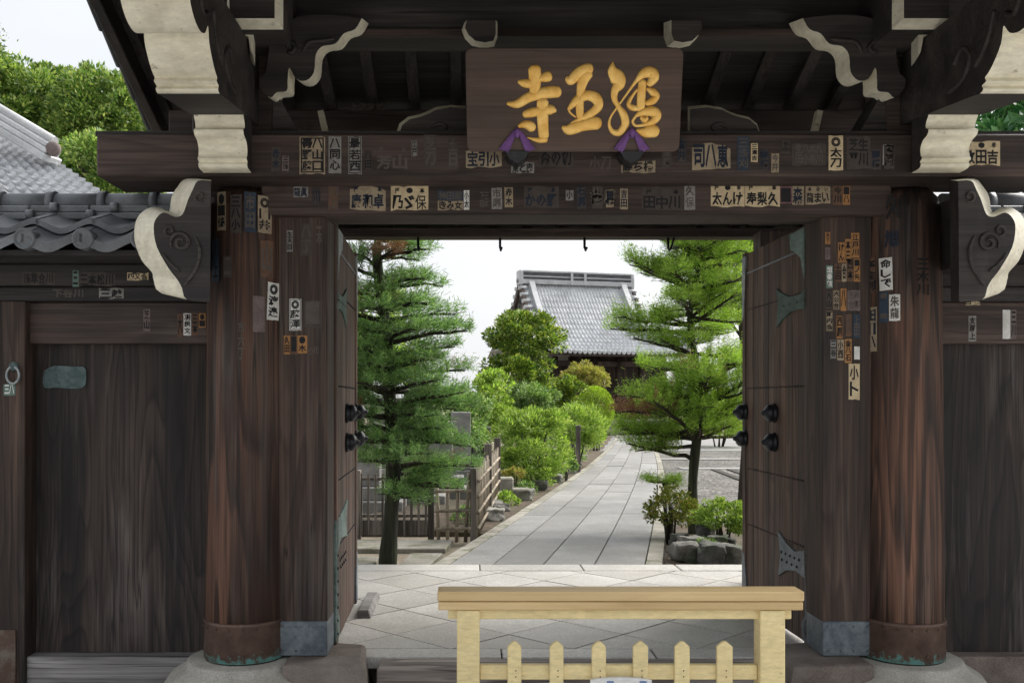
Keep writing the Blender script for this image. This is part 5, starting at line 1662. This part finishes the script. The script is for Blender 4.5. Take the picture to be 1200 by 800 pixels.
# ------- trees beyond the gate, left, over the wing wall
def tree(name, label, c, rad, n, leaf, mat, seed, trunk_r=0.2, clumps=90, clump_r=0.8, group=None):
    o = shrub(name, label, c, rad, n, leaf, mat, clumps=clumps, clump_r=clump_r, cat='tree', ground=GZ, stems=0, seed=seed, group=group)
    for ch in list(o.children):
        if ch.name.startswith('stems'):
            bpy.data.objects.remove(ch)
    b = MB()
    b.tube([(c[0], c[1], GZ - 0.1), (c[0] + 0.1, c[1], c[2] * 0.4), (c[0] - 0.05, c[1], c[2]), (c[0], c[1], c[2] + rad[2] * 0.7)], [trunk_r, trunk_r * 0.8, trunk_r * 0.5, trunk_r * 0.15], 10)
    rg = random.Random(seed)
    for k in range(7):
        a = rg.uniform(0, 6.28)
        z0 = c[2] * rg.uniform(0.6, 1.0)
        b.tube([(c[0], c[1], z0), (c[0] + math.cos(a) * rad[0] * 0.4, c[1] + math.sin(a) * rad[1] * 0.4, z0 + rad[2] * 0.35), (c[0] + math.cos(a) * rad[0] * 0.75, c[1] + math.sin(a) * rad[1] * 0.75, z0 + rad[2] * 0.55)], [trunk_r * 0.4, trunk_r * 0.28, trunk_r * 0.08], 6)
    b.build('trunk', M['bark'], o)
    return o


G_TREES = 'broadleaf trees beyond the wing wall'
tree('broadleaf_tree', 'broad leafy tree filling the corner beside the gate roof edge', **sh(128, 150, 26, 60, 62, 1.7), n=26000, leaf=0.13, mat=M['far'], seed=21, clumps=90, clump_r=0.45, group=G_TREES)
tree('broadleaf_tree', 'leafy tree with rounded top above the neighbouring tiled roof', **sh(50, 140, 27, 62, 66, 1.7), n=28000, leaf=0.13, mat=M['far'], seed=22, clumps=95, clump_r=0.45, group=G_TREES)
tree('broadleaf_tree', 'tall leafy tree cut by the left picture edge', **sh(-40, 110, 25, 62, 62, 1.6), n=20000, leaf=0.13, mat=M['far'], seed=23, clumps=70, clump_r=0.45, group=G_TREES)
tree('broadleaf_tree', 'low yellow-green tree just above the wing wall coping', **sh(120, 205, 20, 56, 40, 1.1), n=16000, leaf=0.11, mat=M['far'], seed=24, clumps=60, clump_r=0.34, group=G_TREES)
tree('laurel_tree', 'glossy large-leaved evergreen seen beyond the right end of the tie beam', **sh(1215, 165, 9.6, 85, 62, 0.7), n=3600, leaf=0.12, mat=M['glossy'], seed=25, clumps=60, clump_r=0.16)
tree('background_tree', 'pale green tree showing through the conifer branches', **sh(415, 400, 24, 75, 75, 1.6), n=15000, leaf=0.12, mat=M['soft'], seed=26, clumps=70, clump_r=0.42)
tree('background_tree', 'feathery green tree above the pine, close to the right door edge', **sh(868, 330, 15, 62, 75, 0.8), n=15000, leaf=0.085, mat=M['soft'], seed=27, clumps=70, clump_r=0.22, trunk_r=0.06)
c = at(-6, 48, 14)
tw = thing('twig', 'thin leafy twig poking in at the left picture edge', 'branch', (c.x, c.y, GZ))
MB().tube([(c.x - 0.5, c.y, GZ), (c.x - 0.45, c.y, 3.5), (c.x - 0.3, c.y, 6.2), (c.x, c.y, c.z)], [0.06, 0.045, 0.02, 0.006], 8).build('stem', M['bark'], tw)
nn = 260
crown_part('leaves', np.array([c.x - 0.06, c.y, c.z]) + RNG.normal(size=(nn, 3)) * np.array([0.09, 0.15, 0.17]), RNG.normal(size=(nn, 3)), RNG.uniform(0.04, 0.08, nn), RNG.uniform(0.015, 0.03, nn), [M['camellia']], tw)

# ------------------------------------------------------------------ rock bed on the right, stones on the left
MB().prism([(1.84, 9.0), (3.6, 9.0), (3.7, 12.1), (2.62, 12.1)], lambda p: (p[0], p[1], -0.035), lambda p: (p[0], p[1], -0.2)).build('planting_bed', M['soil'])
struct(bpy.data.objects['planting_bed'])
G_ROCK = 'rocks of the planting bed'
for k, (u, v, Y, w, h, mt, lab) in enumerate((
        (802, 648, 9.35, 15, 12, 'rock', 'pale grey boulder at the path corner of the planting bed'), (858, 650, 9.3, 15, 12, 'rock', 'squat brownish boulder against the open door foot'),
        (833, 652, 9.25, 18, 14, 'dark_rock', 'dark boulder between the two pale front ones, plant on top'), (842, 634, 9.8, 10, 7, 'rock', 'small pale rock on top of the dark boulder'),
        (826, 624, 10.1, 12, 10, 'dark_rock', 'black upright rock below the pine trunk'), (812, 636, 9.7, 13, 8, 'rock', 'flat light rock above the path corner boulder'),
        (854, 637, 9.8, 9, 7, 'dark_rock', 'little dark rock wedged near the door foot'), (796, 632, 10.2, 10, 7, 'dark_rock', 'dark low rock under the reddish bush'))):
    c = at(u, v, Y)
    rock('garden_rock', lab, (c.x, c.y, max(c.z, -0.02 + h * Y / F * 0.5)), (w * Y / F, w * Y / F * 0.8, h * Y / F), M[mt], 40 + k, G_ROCK)
# bank of soil between fence and path
ban = MB()
ys = np.linspace(11.3, 42, 40)
ban.loft([[(path_x(y) - 1.6 - 0.02 * y, y, -0.09), (path_x(y) - 0.03, y, -0.09), (path_x(y) - 0.03, y, -0.045), (path_x(y) - 0.8, y, 0.02 + 0.02 * math.sin(y * 2)), (path_x(y) - 1.6 - 0.02 * y, y, 0.03)] for y in ys], 0, True)
struct(ban.build('garden_bank', M['soil']))
G_ED = 'edging stones along the path'
names = ('rounded edging stone nearest the lattice fence', 'flat edging stone before the stone block', 'pale edging stone beside the light green bush', 'low edging stone halfway along the big bush', 'mossy edging stone below the far fern bush', 'edging stone near the wooden marker', 'small edging stone beyond the wooden marker', 'last edging stone before the clipped dome')
for k, y in enumerate((12.6, 13.6, 15.2, 16.8, 18.6, 20.5, 22.6, 25.5)):
    w = random.uniform(0.10, 0.18)
    rock('edging_stone', names[k], (path_x(y) - 0.28 - 0.1 * (k % 2), y, 0.03), (w * 1.3, w, w * 0.6), M['rock'], 60 + k, G_ED)
for k, (u0, u1, v0, v1, Y, lab) in enumerate(((584, 602, 560, 583, 15.3, 'square grey stone block at the fence end'), (600, 622, 573, 584, 15.0, 'low flat stone beside the square block'))):
    b = MB().box(px(u0, Y), px(u1, Y), Y, Y + 0.35, pz(v1, Y) - 0.05, pz(v0, Y))
    o = b.build('stone_block', M['kerb'], None, bevel=0.02, loc=(px((u0 + u1) / 2, Y), Y, -0.07))
    tag(o, lab, 'stone', 'stone blocks at the fence end')
stp = thing('side_steps', 'short flight of stone steps climbing left off the path', 'steps', (path_x(21) - 0.6, 21, -0.07))
for k in range(3):
    MB().box(path_x(21) - 1.5 - 0.2 * k, path_x(21) - 0.12 - 0.12 * k, 20.6 + 0.6 * k, 21.2 + 0.6 * k, -0.08, 0.06 + 0.09 * k).build('step', M['kerb'], stp, bevel=0.02)
mk = thing('wooden_marker', 'small weathered wooden marker post among the bushes', 'marker', (px(677, 20.8), 20.8, -0.07))
MB().box(px(675, 20.8), px(680, 20.8), 20.75, 20.84, -0.07, pz(500, 20.8)).build('post', M['fence'], mk, bevel=0.004)
MB().box(px(674, 20.8), px(681, 20.8), 20.73, 20.86, pz(500, 20.8), pz(498, 20.8)).build('cap', M['fence'], mk)
# paved strips on the left, in front of the fence
G_LS = 'flagstones before the picket gate'
lab = ('long pale flagstone under the picket gate', 'wide flagstone nearest the gate floor on the left', 'flagstone at the start of the path kerb, beside the conifer')
for k, q in enumerate(([(-2.6, 10.05), (-0.25, 10.05), (-0.18, 10.7), (-2.6, 10.7)], [(-2.6, 8.98), (-0.90, 8.98), (-0.90, 9.55), (-2.6, 9.55)], [(-0.68, 8.98), (-0.40, 8.98), (-0.27, 9.75), (-0.60, 9.75)])):
    b = MB().prism(q, lambda p: (p[0], p[1], -0.02), lambda p: (p[0], p[1], -0.12))
    tag(b.build('flagstone', M['kerb'], None, bevel=0.01), lab[k], 'paving', G_LS)
# strips across the gravel yard
lab = ('narrow stone strip crossing the gravel yard', 'second stone strip parallel to the first across the gravel')
for k, (ya, yb) in enumerate(((22.0, 22.5), (25.6, 26.2))):
    tag(MB().box(4.9, 14, ya, yb, -0.08, -0.030).build('stone_strip', M['path'], None, bevel=0.006), lab[k], 'paving', 'stone strips in the gravel')
for k, (x0, x1) in enumerate(((5.35, 5.50), (5.72, 5.87))):
    b = MB()
    b.hexa([(x0, 19.0, -0.06), (x1, 19.0, -0.06), (x1 + 0.2, 22.0, -0.06), (x0 + 0.2, 22.0, -0.06), (x0, 19.0, -0.028), (x1, 19.0, -0.028), (x1 + 0.2, 22.0, -0.028), (x0 + 0.2, 22.0, -0.028)])
    tag(b.build('drain_strip', M['joint'], None), ('dark drain line nearer the path in the gravel yard', 'dark drain line farther from the path in the gravel yard')[k], 'drain', 'drain lines in the gravel')
tag(MB().box(3.2, 14, 30, 44, -0.08, -0.034).build('forecourt_paving', M['path']), 'pale stone forecourt before the hall', 'paving')
bpy.data.objects['forecourt_paving']['kind'] = 'structure'
del bpy.data.objects['forecourt_paving']['category']

# ------------------------------------------------------------------ fences on the left
pg = thing('picket_gate', 'low brown wooden picket gate between the door and the conifer', 'fence', (px(458, 10.9), 10.9, -0.07))
Y = 10.9
x = px(405, Y)
while x < px(500, Y):
    MB().box(x, x + 0.028, Y - 0.012, Y + 0.012, 0.0, 0.70 + random.uniform(-0.006, 0.006)).build('picket', M['fence'], pg)
    x += 0.082
for (za, zb, th) in ((0.62, 0.655, 0.03), (0.20, 0.235, 0.03), (0.0, 0.17, 0.02)):
    MB().box(px(400, Y), px(501, Y), Y + 0.013, Y + 0.013 + th, za, zb).build('rail', M['fence'], pg, bevel=0.004)
MB().box(px(420, Y) - 0.03, px(420, Y) + 0.03, Y - 0.04, Y + 0.05, -0.07, 0.74).build('post', M['fence'], pg, bevel=0.005)
MB().box(px(501.5, Y), px(501.5, Y) + 0.07, Y - 0.04, Y + 0.05, -0.07, 0.72).build('post', M['fence'], pg, bevel=0.005)
# bamboo lattice facing us
lf = thing('bamboo_lattice', 'short bamboo lattice panel facing the gateway beside the picket gate', 'fence', (px(525, 10.7), 10.7, -0.07))
Y = 10.7
for k in range(4):
    x = px(514 + 10.5 * k, Y)
    MB().tube([(x, Y, -0.05), (x + 0.02 * (k - 1), Y, 0.62 + 0.1 * (k % 2))], 0.021, 8).build('cane', M['bamboo'], lf)
for z in (0.10, 0.30, 0.52):
    MB().tube([(px(509, Y), Y - 0.04, z), (px(552, Y), Y - 0.04, z + 0.01)], 0.018, 8).build('cross_cane', M['bamboo'], lf)
for u in (551, ):
    MB().box(px(u, Y), px(u, Y) + 0.07, Y - 0.05, Y + 0.03, -0.07, 0.78).build('post', M['fence'], lf, bevel=0.006)
# fence receding along the path
rf = thing('bamboo_fence', 'weathered bamboo lattice fence receding along the path edge', 'fence', (0.1, 12.5, -0.07))
p0, p1 = Vector((px(557, 10.8), 10.8, 0)), Vector((px(583, 15.0), 15.0, 0))
n = 22
for k in range(n + 1):
    q = p0.lerp(p1, k / n)
    MB().tube([(q.x, q.y, -0.06), (q.x, q.y, 0.78 + 0.03 * math.sin(k * 2.1))], 0.017, 7).build('cane', M['bamboo'], rf)
for z in (0.08, 0.26, 0.44, 0.62):
    MB().tube([(p0.x + 0.03, p0.y, z), (p1.x + 0.03, p1.y, z + 0.02)], 0.018, 7).build('cross_cane', M['bamboo'], rf)
for f in (0.5, 1.0):
    q = p0.lerp(p1, f)
    MB().box(q.x - 0.05, q.x + 0.05, q.y + 0.03, q.y + 0.13, -0.07, 0.95).build('post', M['fence'], rf, bevel=0.006)

# ------------------------------------------------------------------ graves behind the fence
G_GR = 'gravestones behind the picket gate'
for k, (u, v, Y, w, h, lab) in enumerate(((432, 560, 13.4, 0.34, 0.75, 'squat grey gravestone at the door edge behind the picket gate'), (487, 556, 14.2, 0.30, 0.95, 'slim gravestone right of the conifer trunk'),
                                          (517, 560, 15.2, 0.36, 0.85, 'broad gravestone behind the bamboo lattice'), (446, 545, 17.0, 0.34, 1.15, 'tall gravestone behind the conifer trunk'),
                                          (540, 545, 16.6, 0.34, 1.0, 'gravestone at the far end of the lattice'), (470, 540, 18.4, 0.36, 1.25, 'tallest gravestone in the back row'))):
    x = px(u, Y)
    g = thing('gravestone', lab, 'gravestone', (x, Y, -0.07), G_GR)
    MB().box(x - w * 1.5, x + w * 1.5, Y - w * 1.2, Y + w * 1.2, -0.08, 0.16).build('lower_plinth', M['grave'], g, bevel=0.015)
    MB().box(x - w, x + w, Y - w * 0.8, Y + w * 0.8, 0.161, 0.34).build('upper_plinth', M['grave'], g, bevel=0.012)
    MB().box(x - w * 0.5, x + w * 0.5, Y - w * 0.45, Y + w * 0.45, 0.341, 0.34 + h).build('shaft', M['grave'], g, bevel=0.02, segs=2)
gw = thing('grave_wall', 'long grey stone-capped wall behind the fence and graves', 'wall', (px(500, 20), 20, -0.07))
MB().box(-6, px(572, 20), 20, 20.3, -0.08, pz(521, 20)).build('wall_body', M['grave'], gw)
MB().box(-6.05, px(574, 20), 19.93, 20.37, pz(521, 20) + 0.001, pz(513, 20)).build('coping', M['tile_dark'], gw, bevel=0.02)
MB().box(px(566, 20), px(575, 20), 19.9, 20.4, -0.08, pz(500, 20)).build('end_pier', M['dark_rock'], gw, bevel=0.02)
for k, (u, v0) in enumerate(((484, 498), (493, 504))):
    Y = 19.0
    x = px(u, Y)
    o = MB().box(x - 0.045, x + 0.045, Y, Y + 0.015, -0.07, pz(v0, Y)).build('wooden_stupa', M['bamboo'], None, loc=(x, Y, -0.07))
    tag(o, ('taller of two pale wooden grave tablets behind the conifer', 'shorter of two pale wooden grave tablets behind the conifer')[k], 'tablet', 'wooden grave tablets')

# ------------------------------------------------------------------ hall at the end of the path
HY = 46.5
hx0, hx1 = px(612, HY), px(741, HY) + 0.25     # ridge ends
hall = thing('temple_hall', 'small temple hall with silver tiled hip-and-gable roof at the path end', 'hall', (hx0, HY, -0.07))
hall.rotation_euler.z = R(15)                   # the hall stands a little askew to the gate
hz = pz(318, HY)
ey_, ez_ = 42.6, pz(412, 42.6)                  # front eave
ex0, ex1 = px(600, 42.6), px(806, 42.6)
cxh = (hx0 + hx1) / 2


def roofpt(s, f):
    """s across 0..1, f down 0..1 on the front slope, concave"""
    xa = hx0 + (ex0 - hx0) * max(0, (f - 0.45) / 0.55) ** 1.3
    xb = hx1 + (ex1 - hx1) * max(0, (f - 0.45) / 0.55) ** 1.3
    zz = hz - 0.55 + (ez_ - hz + 0.55) * (1 - (1 - f) ** 1.45)
    zz += 0.35 * f ** 4 * (abs(2 * s - 1)) ** 5
    return (xa + (xb - xa) * s, HY + (ey_ - HY) * f, zz)


nc, nr = 15, 33
b = MB()
vs, fs = [], []
cols_n = nr * 6
for r_ in range(nc * 2):
    f = (r_ // 2 + (r_ % 2) * 0.96) / nc
    lift = 0.05 if r_ % 2 else 0.0
    for i in range(cols_n + 1):
        s = i / cols_n
        q = roofpt(s, f)
        w = max(0, math.cos(2 * math.pi * (i % 6) / 6)) * 0.075
        vs.append((q[0], q[1], q[2] + w + lift))
for r_ in range(nc * 2 - 1):
    for i in range(cols_n):
        a = r_ * (cols_n + 1) + i
        fs.append((a, a + 1, a + cols_n + 2, a + cols_n + 1))
b.add(vs, fs, 0, False)
b.build('front_roof', M['tile_pale'], hall)
# rear slope and the left and right skirts
b = MB()
b.add([(hx0, HY, hz - 0.55), (hx1, HY, hz - 0.55), (ex1, 2 * HY - ey_, ez_), (ex0, 2 * HY - ey_, ez_)], [(0, 1, 2, 3)])
b.build('rear_roof', M['tile_pale'], hall)
for sgn, hx, exx in ((-1, hx0, ex0), (1, hx1, ex1)):
    fm = 0.55
    pf = roofpt(0 if sgn < 0 else 1, fm)
    b = MB()
    nn = 10
    rows = []
    for i in range(nn + 1):
        f = fm + (1 - fm) * i / nn
        q = roofpt(0 if sgn < 0 else 1, f)
        rows.append([(q[0], q[1], q[2] + 0.02), (q[0], 2 * HY - q[1], q[2] + 0.02)])
    for i in range(nn):
        b.add([rows[i][0], rows[i][1], rows[i + 1][1], rows[i + 1][0]], [(0, 1, 2, 3)])
    b.build('side_roof', M['tile_pale'], hall)
    # gable wall, bargeboards, descending ridges
    b = MB()
    yy = HY - pf[1]
    xg = hx + sgn * -0.25
    b.prism([(HY - yy, pf[2] - 0.2), (HY + yy, pf[2] - 0.2), (HY, hz - 0.6)], lambda p: (xg, p[0], p[1]), lambda p: (xg + sgn * -0.1, p[0], p[1]))
    b.build('gable_wall', M['plaster'] if sgn < 0 else M['hall_wood'], hall)
    for s2 in (-1, 1):
        b = MB()
        pts = []
        for i in range(9):
            f = fm * i / 8
            q = roofpt(0 if sgn < 0 else 1, f)
            pts.append((hx + sgn * 0.12, HY + s2 * (HY - q[1]), q[2] - 0.08))
        for p_, q_ in zip(pts[:-1], pts[1:]):
            b.bar(p_, q_, 0.14, 0.30)
        b.build('bargeboard', M['hall_wood'], hall)
        b = MB()
        for i in range(9):
            f = fm * i / 8 * 1.05
            q = roofpt(0 if sgn < 0 else 1, f)
            b.tube([(hx - sgn * 0.15, HY + s2 * (HY - q[1]), q[2] + 0.10), (hx + sgn * 0.28, HY + s2 * (HY - q[1]), q[2] + 0.08)], 0.10, 8)
        b.build('verge_tiles', M['tile_pale'], hall)
        b = MB()
        pts = []
        for i in range(9):
            q = roofpt(0.07 if sgn < 0 else 0.93, fm * 1.1 * i / 8)
            pts.append((q[0], HY + s2 * (HY - q[1]), q[2] + 0.16))
        for p_, q_ in zip(pts[:-1], pts[1:]):
            b.bar(p_, q_, 0.26, 0.36)
        b.build('descending_ridge', M['tile_pale'], hall)
    # corner ridge to the eave
    b = MB()
    pts = [Vector(roofpt(0 if sgn < 0 else 1, fm + (1 - fm) * i / 6)) + Vector((0, 0, 0.14)) for i in range(7)]
    for p_, q_ in zip(pts[:-1], pts[1:]):
        b.bar(p_, q_, 0.24, 0.30)
    b.build('corner_ridge', M['tile_pale'], hall)
# main ridge in courses
for k, (z0, z1, hwid, mt) in enumerate(((-0.62, -0.40, 0.30, 'tile_pale'), (-0.399, -0.28, 0.24, 'tile_dark'), (-0.279, -0.22, 0.27, 'tile_pale'), (-0.219, -0.05, 0.22, 'tile_dark'), (-0.049, 0.05, 0.27, 'tile_pale'))):
    MB().box(hx0 - 0.1, hx1 + 0.1, HY - hwid, HY + hwid, hz + z0, hz + z1).build('ridge_course', M[mt], hall, bevel=0.02)
for xr_ in (hx0 - 0.12, hx1 + 0.12):
    MB().box(xr_ - 0.10, xr_ + 0.10, HY - 0.30, HY + 0.30, hz - 0.7, hz + 0.06).build('ridge_end_tile', M['tile_pale'], hall, bevel=0.06)
for dx in (-0.35, 0.35):
    MB().box(cxh + dx - 0.06, cxh + dx + 0.06, HY - 0.36, HY - 0.30, hz - 0.6, hz - 0.05).build('ridge_emblem', M['tile_pale'], hall)
# eave edge: round tile ends
capb = MB()
rings = [[(r_ * math.cos(a), y_, r_ * math.sin(a)) for a in (2 * math.pi * k / 10 for k in range(10))] for r_, y_ in ((0.10, 0.12), (0.10, 0.0), (0.08, -0.01))]
capm = capb.loft(rings).mesh('eave_cap', M['tile_pale'])
for i in range(nr + 1):
    q = roofpt(i / nr, 1.0)
    link('eave_cap', capm, hall, (q[0], q[1] - 0.02, q[2] + 0.02))
# eaves, walls, columns
b = MB()
b.hexa([(ex0 + 0.1, ey_ + 0.1, ez_ - 0.16), (ex1 - 0.1, ey_ + 0.1, ez_ - 0.16), (ex1 - 0.6, 45.2, ez_ + 0.05), (ex0 + 0.6, 45.2, ez_ + 0.05),
        (ex0 + 0.1, ey_ + 0.1, ez_ - 0.06), (ex1 - 0.1, ey_ + 0.1, ez_ - 0.06), (ex1 - 0.6, 45.2, ez_ + 0.9), (ex0 + 0.6, 45.2, ez_ + 0.9)])
b.build('eave_soffit', M['hall_wood'], hall)
wx0, wx1 = px(615, 45), px(785, 45)
zf = pz(492, 44.5)
MB().box(wx0, wx1, 45.0, 48.5, zf, ez_ + 0.1).build('hall_wall', M['hall_wood'], hall)
MB().box(wx0 - 0.02, px(660, 45), 44.96, 45.0, pz(428, 45), pz(414, 45)).build('plaster_band', M['plaster'], hall)
for u in (619, 640, 660, 690, 720, 750, 780):
    x = px(u, 44.6)
    MB().lathe([(0.16, zf - 0.02), (0.15, zf + 1.2), (0.14, ez_ - 0.1)], (x, 44.6), 12).build('column', M['hall_wood'], hall)
MB().box(wx0, wx1, 44.5, 44.7, ez_ - 0.55, ez_ - 0.3).build('hall_lintel', M['hall_wood'], hall, bevel=0.02)
for i in range(6):
    x0 = px(664 + 17 * i, 44.9)
    d_ = MB().box(x0, x0 + 0.62, 44.90, 44.96, zf + 0.02, zf + 0.85).build('door_panel', M['hall_red'], hall, bevel=0.02)
    MB().box(x0 + 0.05, x0 + 0.57, 44.885, 44.90, zf + 0.12, zf + 0.75).build('inner_panel', M['hall_red'], d_, bevel=0.01)
MB().box(wx0 - 0.8, wx1 + 0.8, 43.9, 49, -0.08, zf).build('podium', M['kerb'], hall, bevel=0.03)
MB().box(wx0 - 0.8, wx1 + 0.8, 43.85, 44.02, zf - 0.12, zf + 0.02).build('podium_edge', M['path'], hall, bevel=0.02)
nst = 5
for k in range(nst):
    z1 = zf * (k + 1) / (nst + 0.3)
    MB().box(px(690, 43), px(760, 43), 42.2 + 0.34 * k, 43.84, -0.08 if k == 0 else zf * k / (nst + 0.3) + 0.001, z1).build('step', M['kerb'], hall, bevel=0.015)

# ------------------------------------------------------------------ neighbouring tiled roof, upper left
nb_ = thing('neighbour_house', 'neighbouring house with pale tiled roof and ridge end, above the wing wall', 'house', (-6.6, 13.5, -0.07))
P00, P10 = at(-260, 60, 15.2), at(30, 168, 14.6)          # along the top ridge
P01, P11 = at(-320, 250, 12.0), at(135, 240, 12.2)       # along the eave


def nroof(s, f):
    a = P00.lerp(P10, s)
    c_ = P01.lerp(P11, s)
    return a.lerp(c_, f)


nrm_ = (P10 - P00).cross(P01 - P00).normalized()
if nrm_.z < 0:
    nrm_ = -nrm_
nc_, nr_ = 14, 30
b = MB()
vs, fs = [], []
K = nr_ * 6
for r_ in range(nc_ * 2):
    f = (r_ // 2 + (r_ % 2) * 0.94) / nc_
    for i in range(K + 1):
        ph = (i % 6) / 6
        q = nroof(i / K, f) + nrm_ * (max(0, math.cos(2 * math.pi * ph)) * 0.05 + (0.045 if r_ % 2 else 0.0))
        vs.append(tuple(q))
for r_ in range(nc_ * 2 - 1):
    for i in range(K):
        a = r_ * (K + 1) + i
        fs.append((a, a + 1, a + K + 2, a + K + 1))
b.add(vs, fs, 0, False)
b.build('roof_tiles', M['tile_pale'], nb_)
rd0, rd1 = at(-90, 98, 14.0), at(62, 190, 13.3)
for k, (o_, w_, h_) in enumerate(((0.02, 0.34, 0.10), (0.12, 0.28, 0.08), (0.21, 0.22, 0.08))):
    b = MB()
    b.bar(rd0 + Vector((0, 0, o_)), rd1 + Vector((0, 0, o_)), w_, h_)
    b.build('ridge_course', M['tile_pale'], nb_, bevel=0.015)
MB().tube([rd0 + Vector((0, 0, 0.29)), rd1 + Vector((0.02, 0, 0.28))], 0.075, 10).build('ridge_cover', M['tile_pale'], nb_)
b = MB()
b.lathe([(0.10, 0), (0.10, 0.06), (0.07, 0.09), (0.02, 0.10)], (0, 0), 16)
e_ = rd1 + Vector((0.04, -0.05, 0.16))
b.v = [(e_.x + p[0], e_.y - p[2], e_.z + p[1]) for p in b.v]
b.build('ridge_end_tile', M['paper_mauve'], nb_)
b = MB()
b.add([tuple(P00), tuple(P10), tuple(P10 + Vector((1.2, 3.0, -2.2))), tuple(P00 + Vector((0, 3, -2.2)))], [(0, 1, 2, 3)])
b.build('rear_roof', M['tile_pale'], nb_)
MB().box(P01.x + 0.5, P11.x - 0.6, 12.7, 16.5, -0.07, min(P01.z, P11.z) - 0.02).build('house_wall', M['plaster'], nb_)
MB().box(P01.x + 1.5, P01.x + 3.0, 12.66, 12.70, 1.0, 2.2).build('window', M['black_iron'], nb_)

for ob in list(bpy.data.objects):
    if ob.type == 'EMPTY' and not ob.children and ob.name != 'path':
        bpy.data.objects.remove(ob)
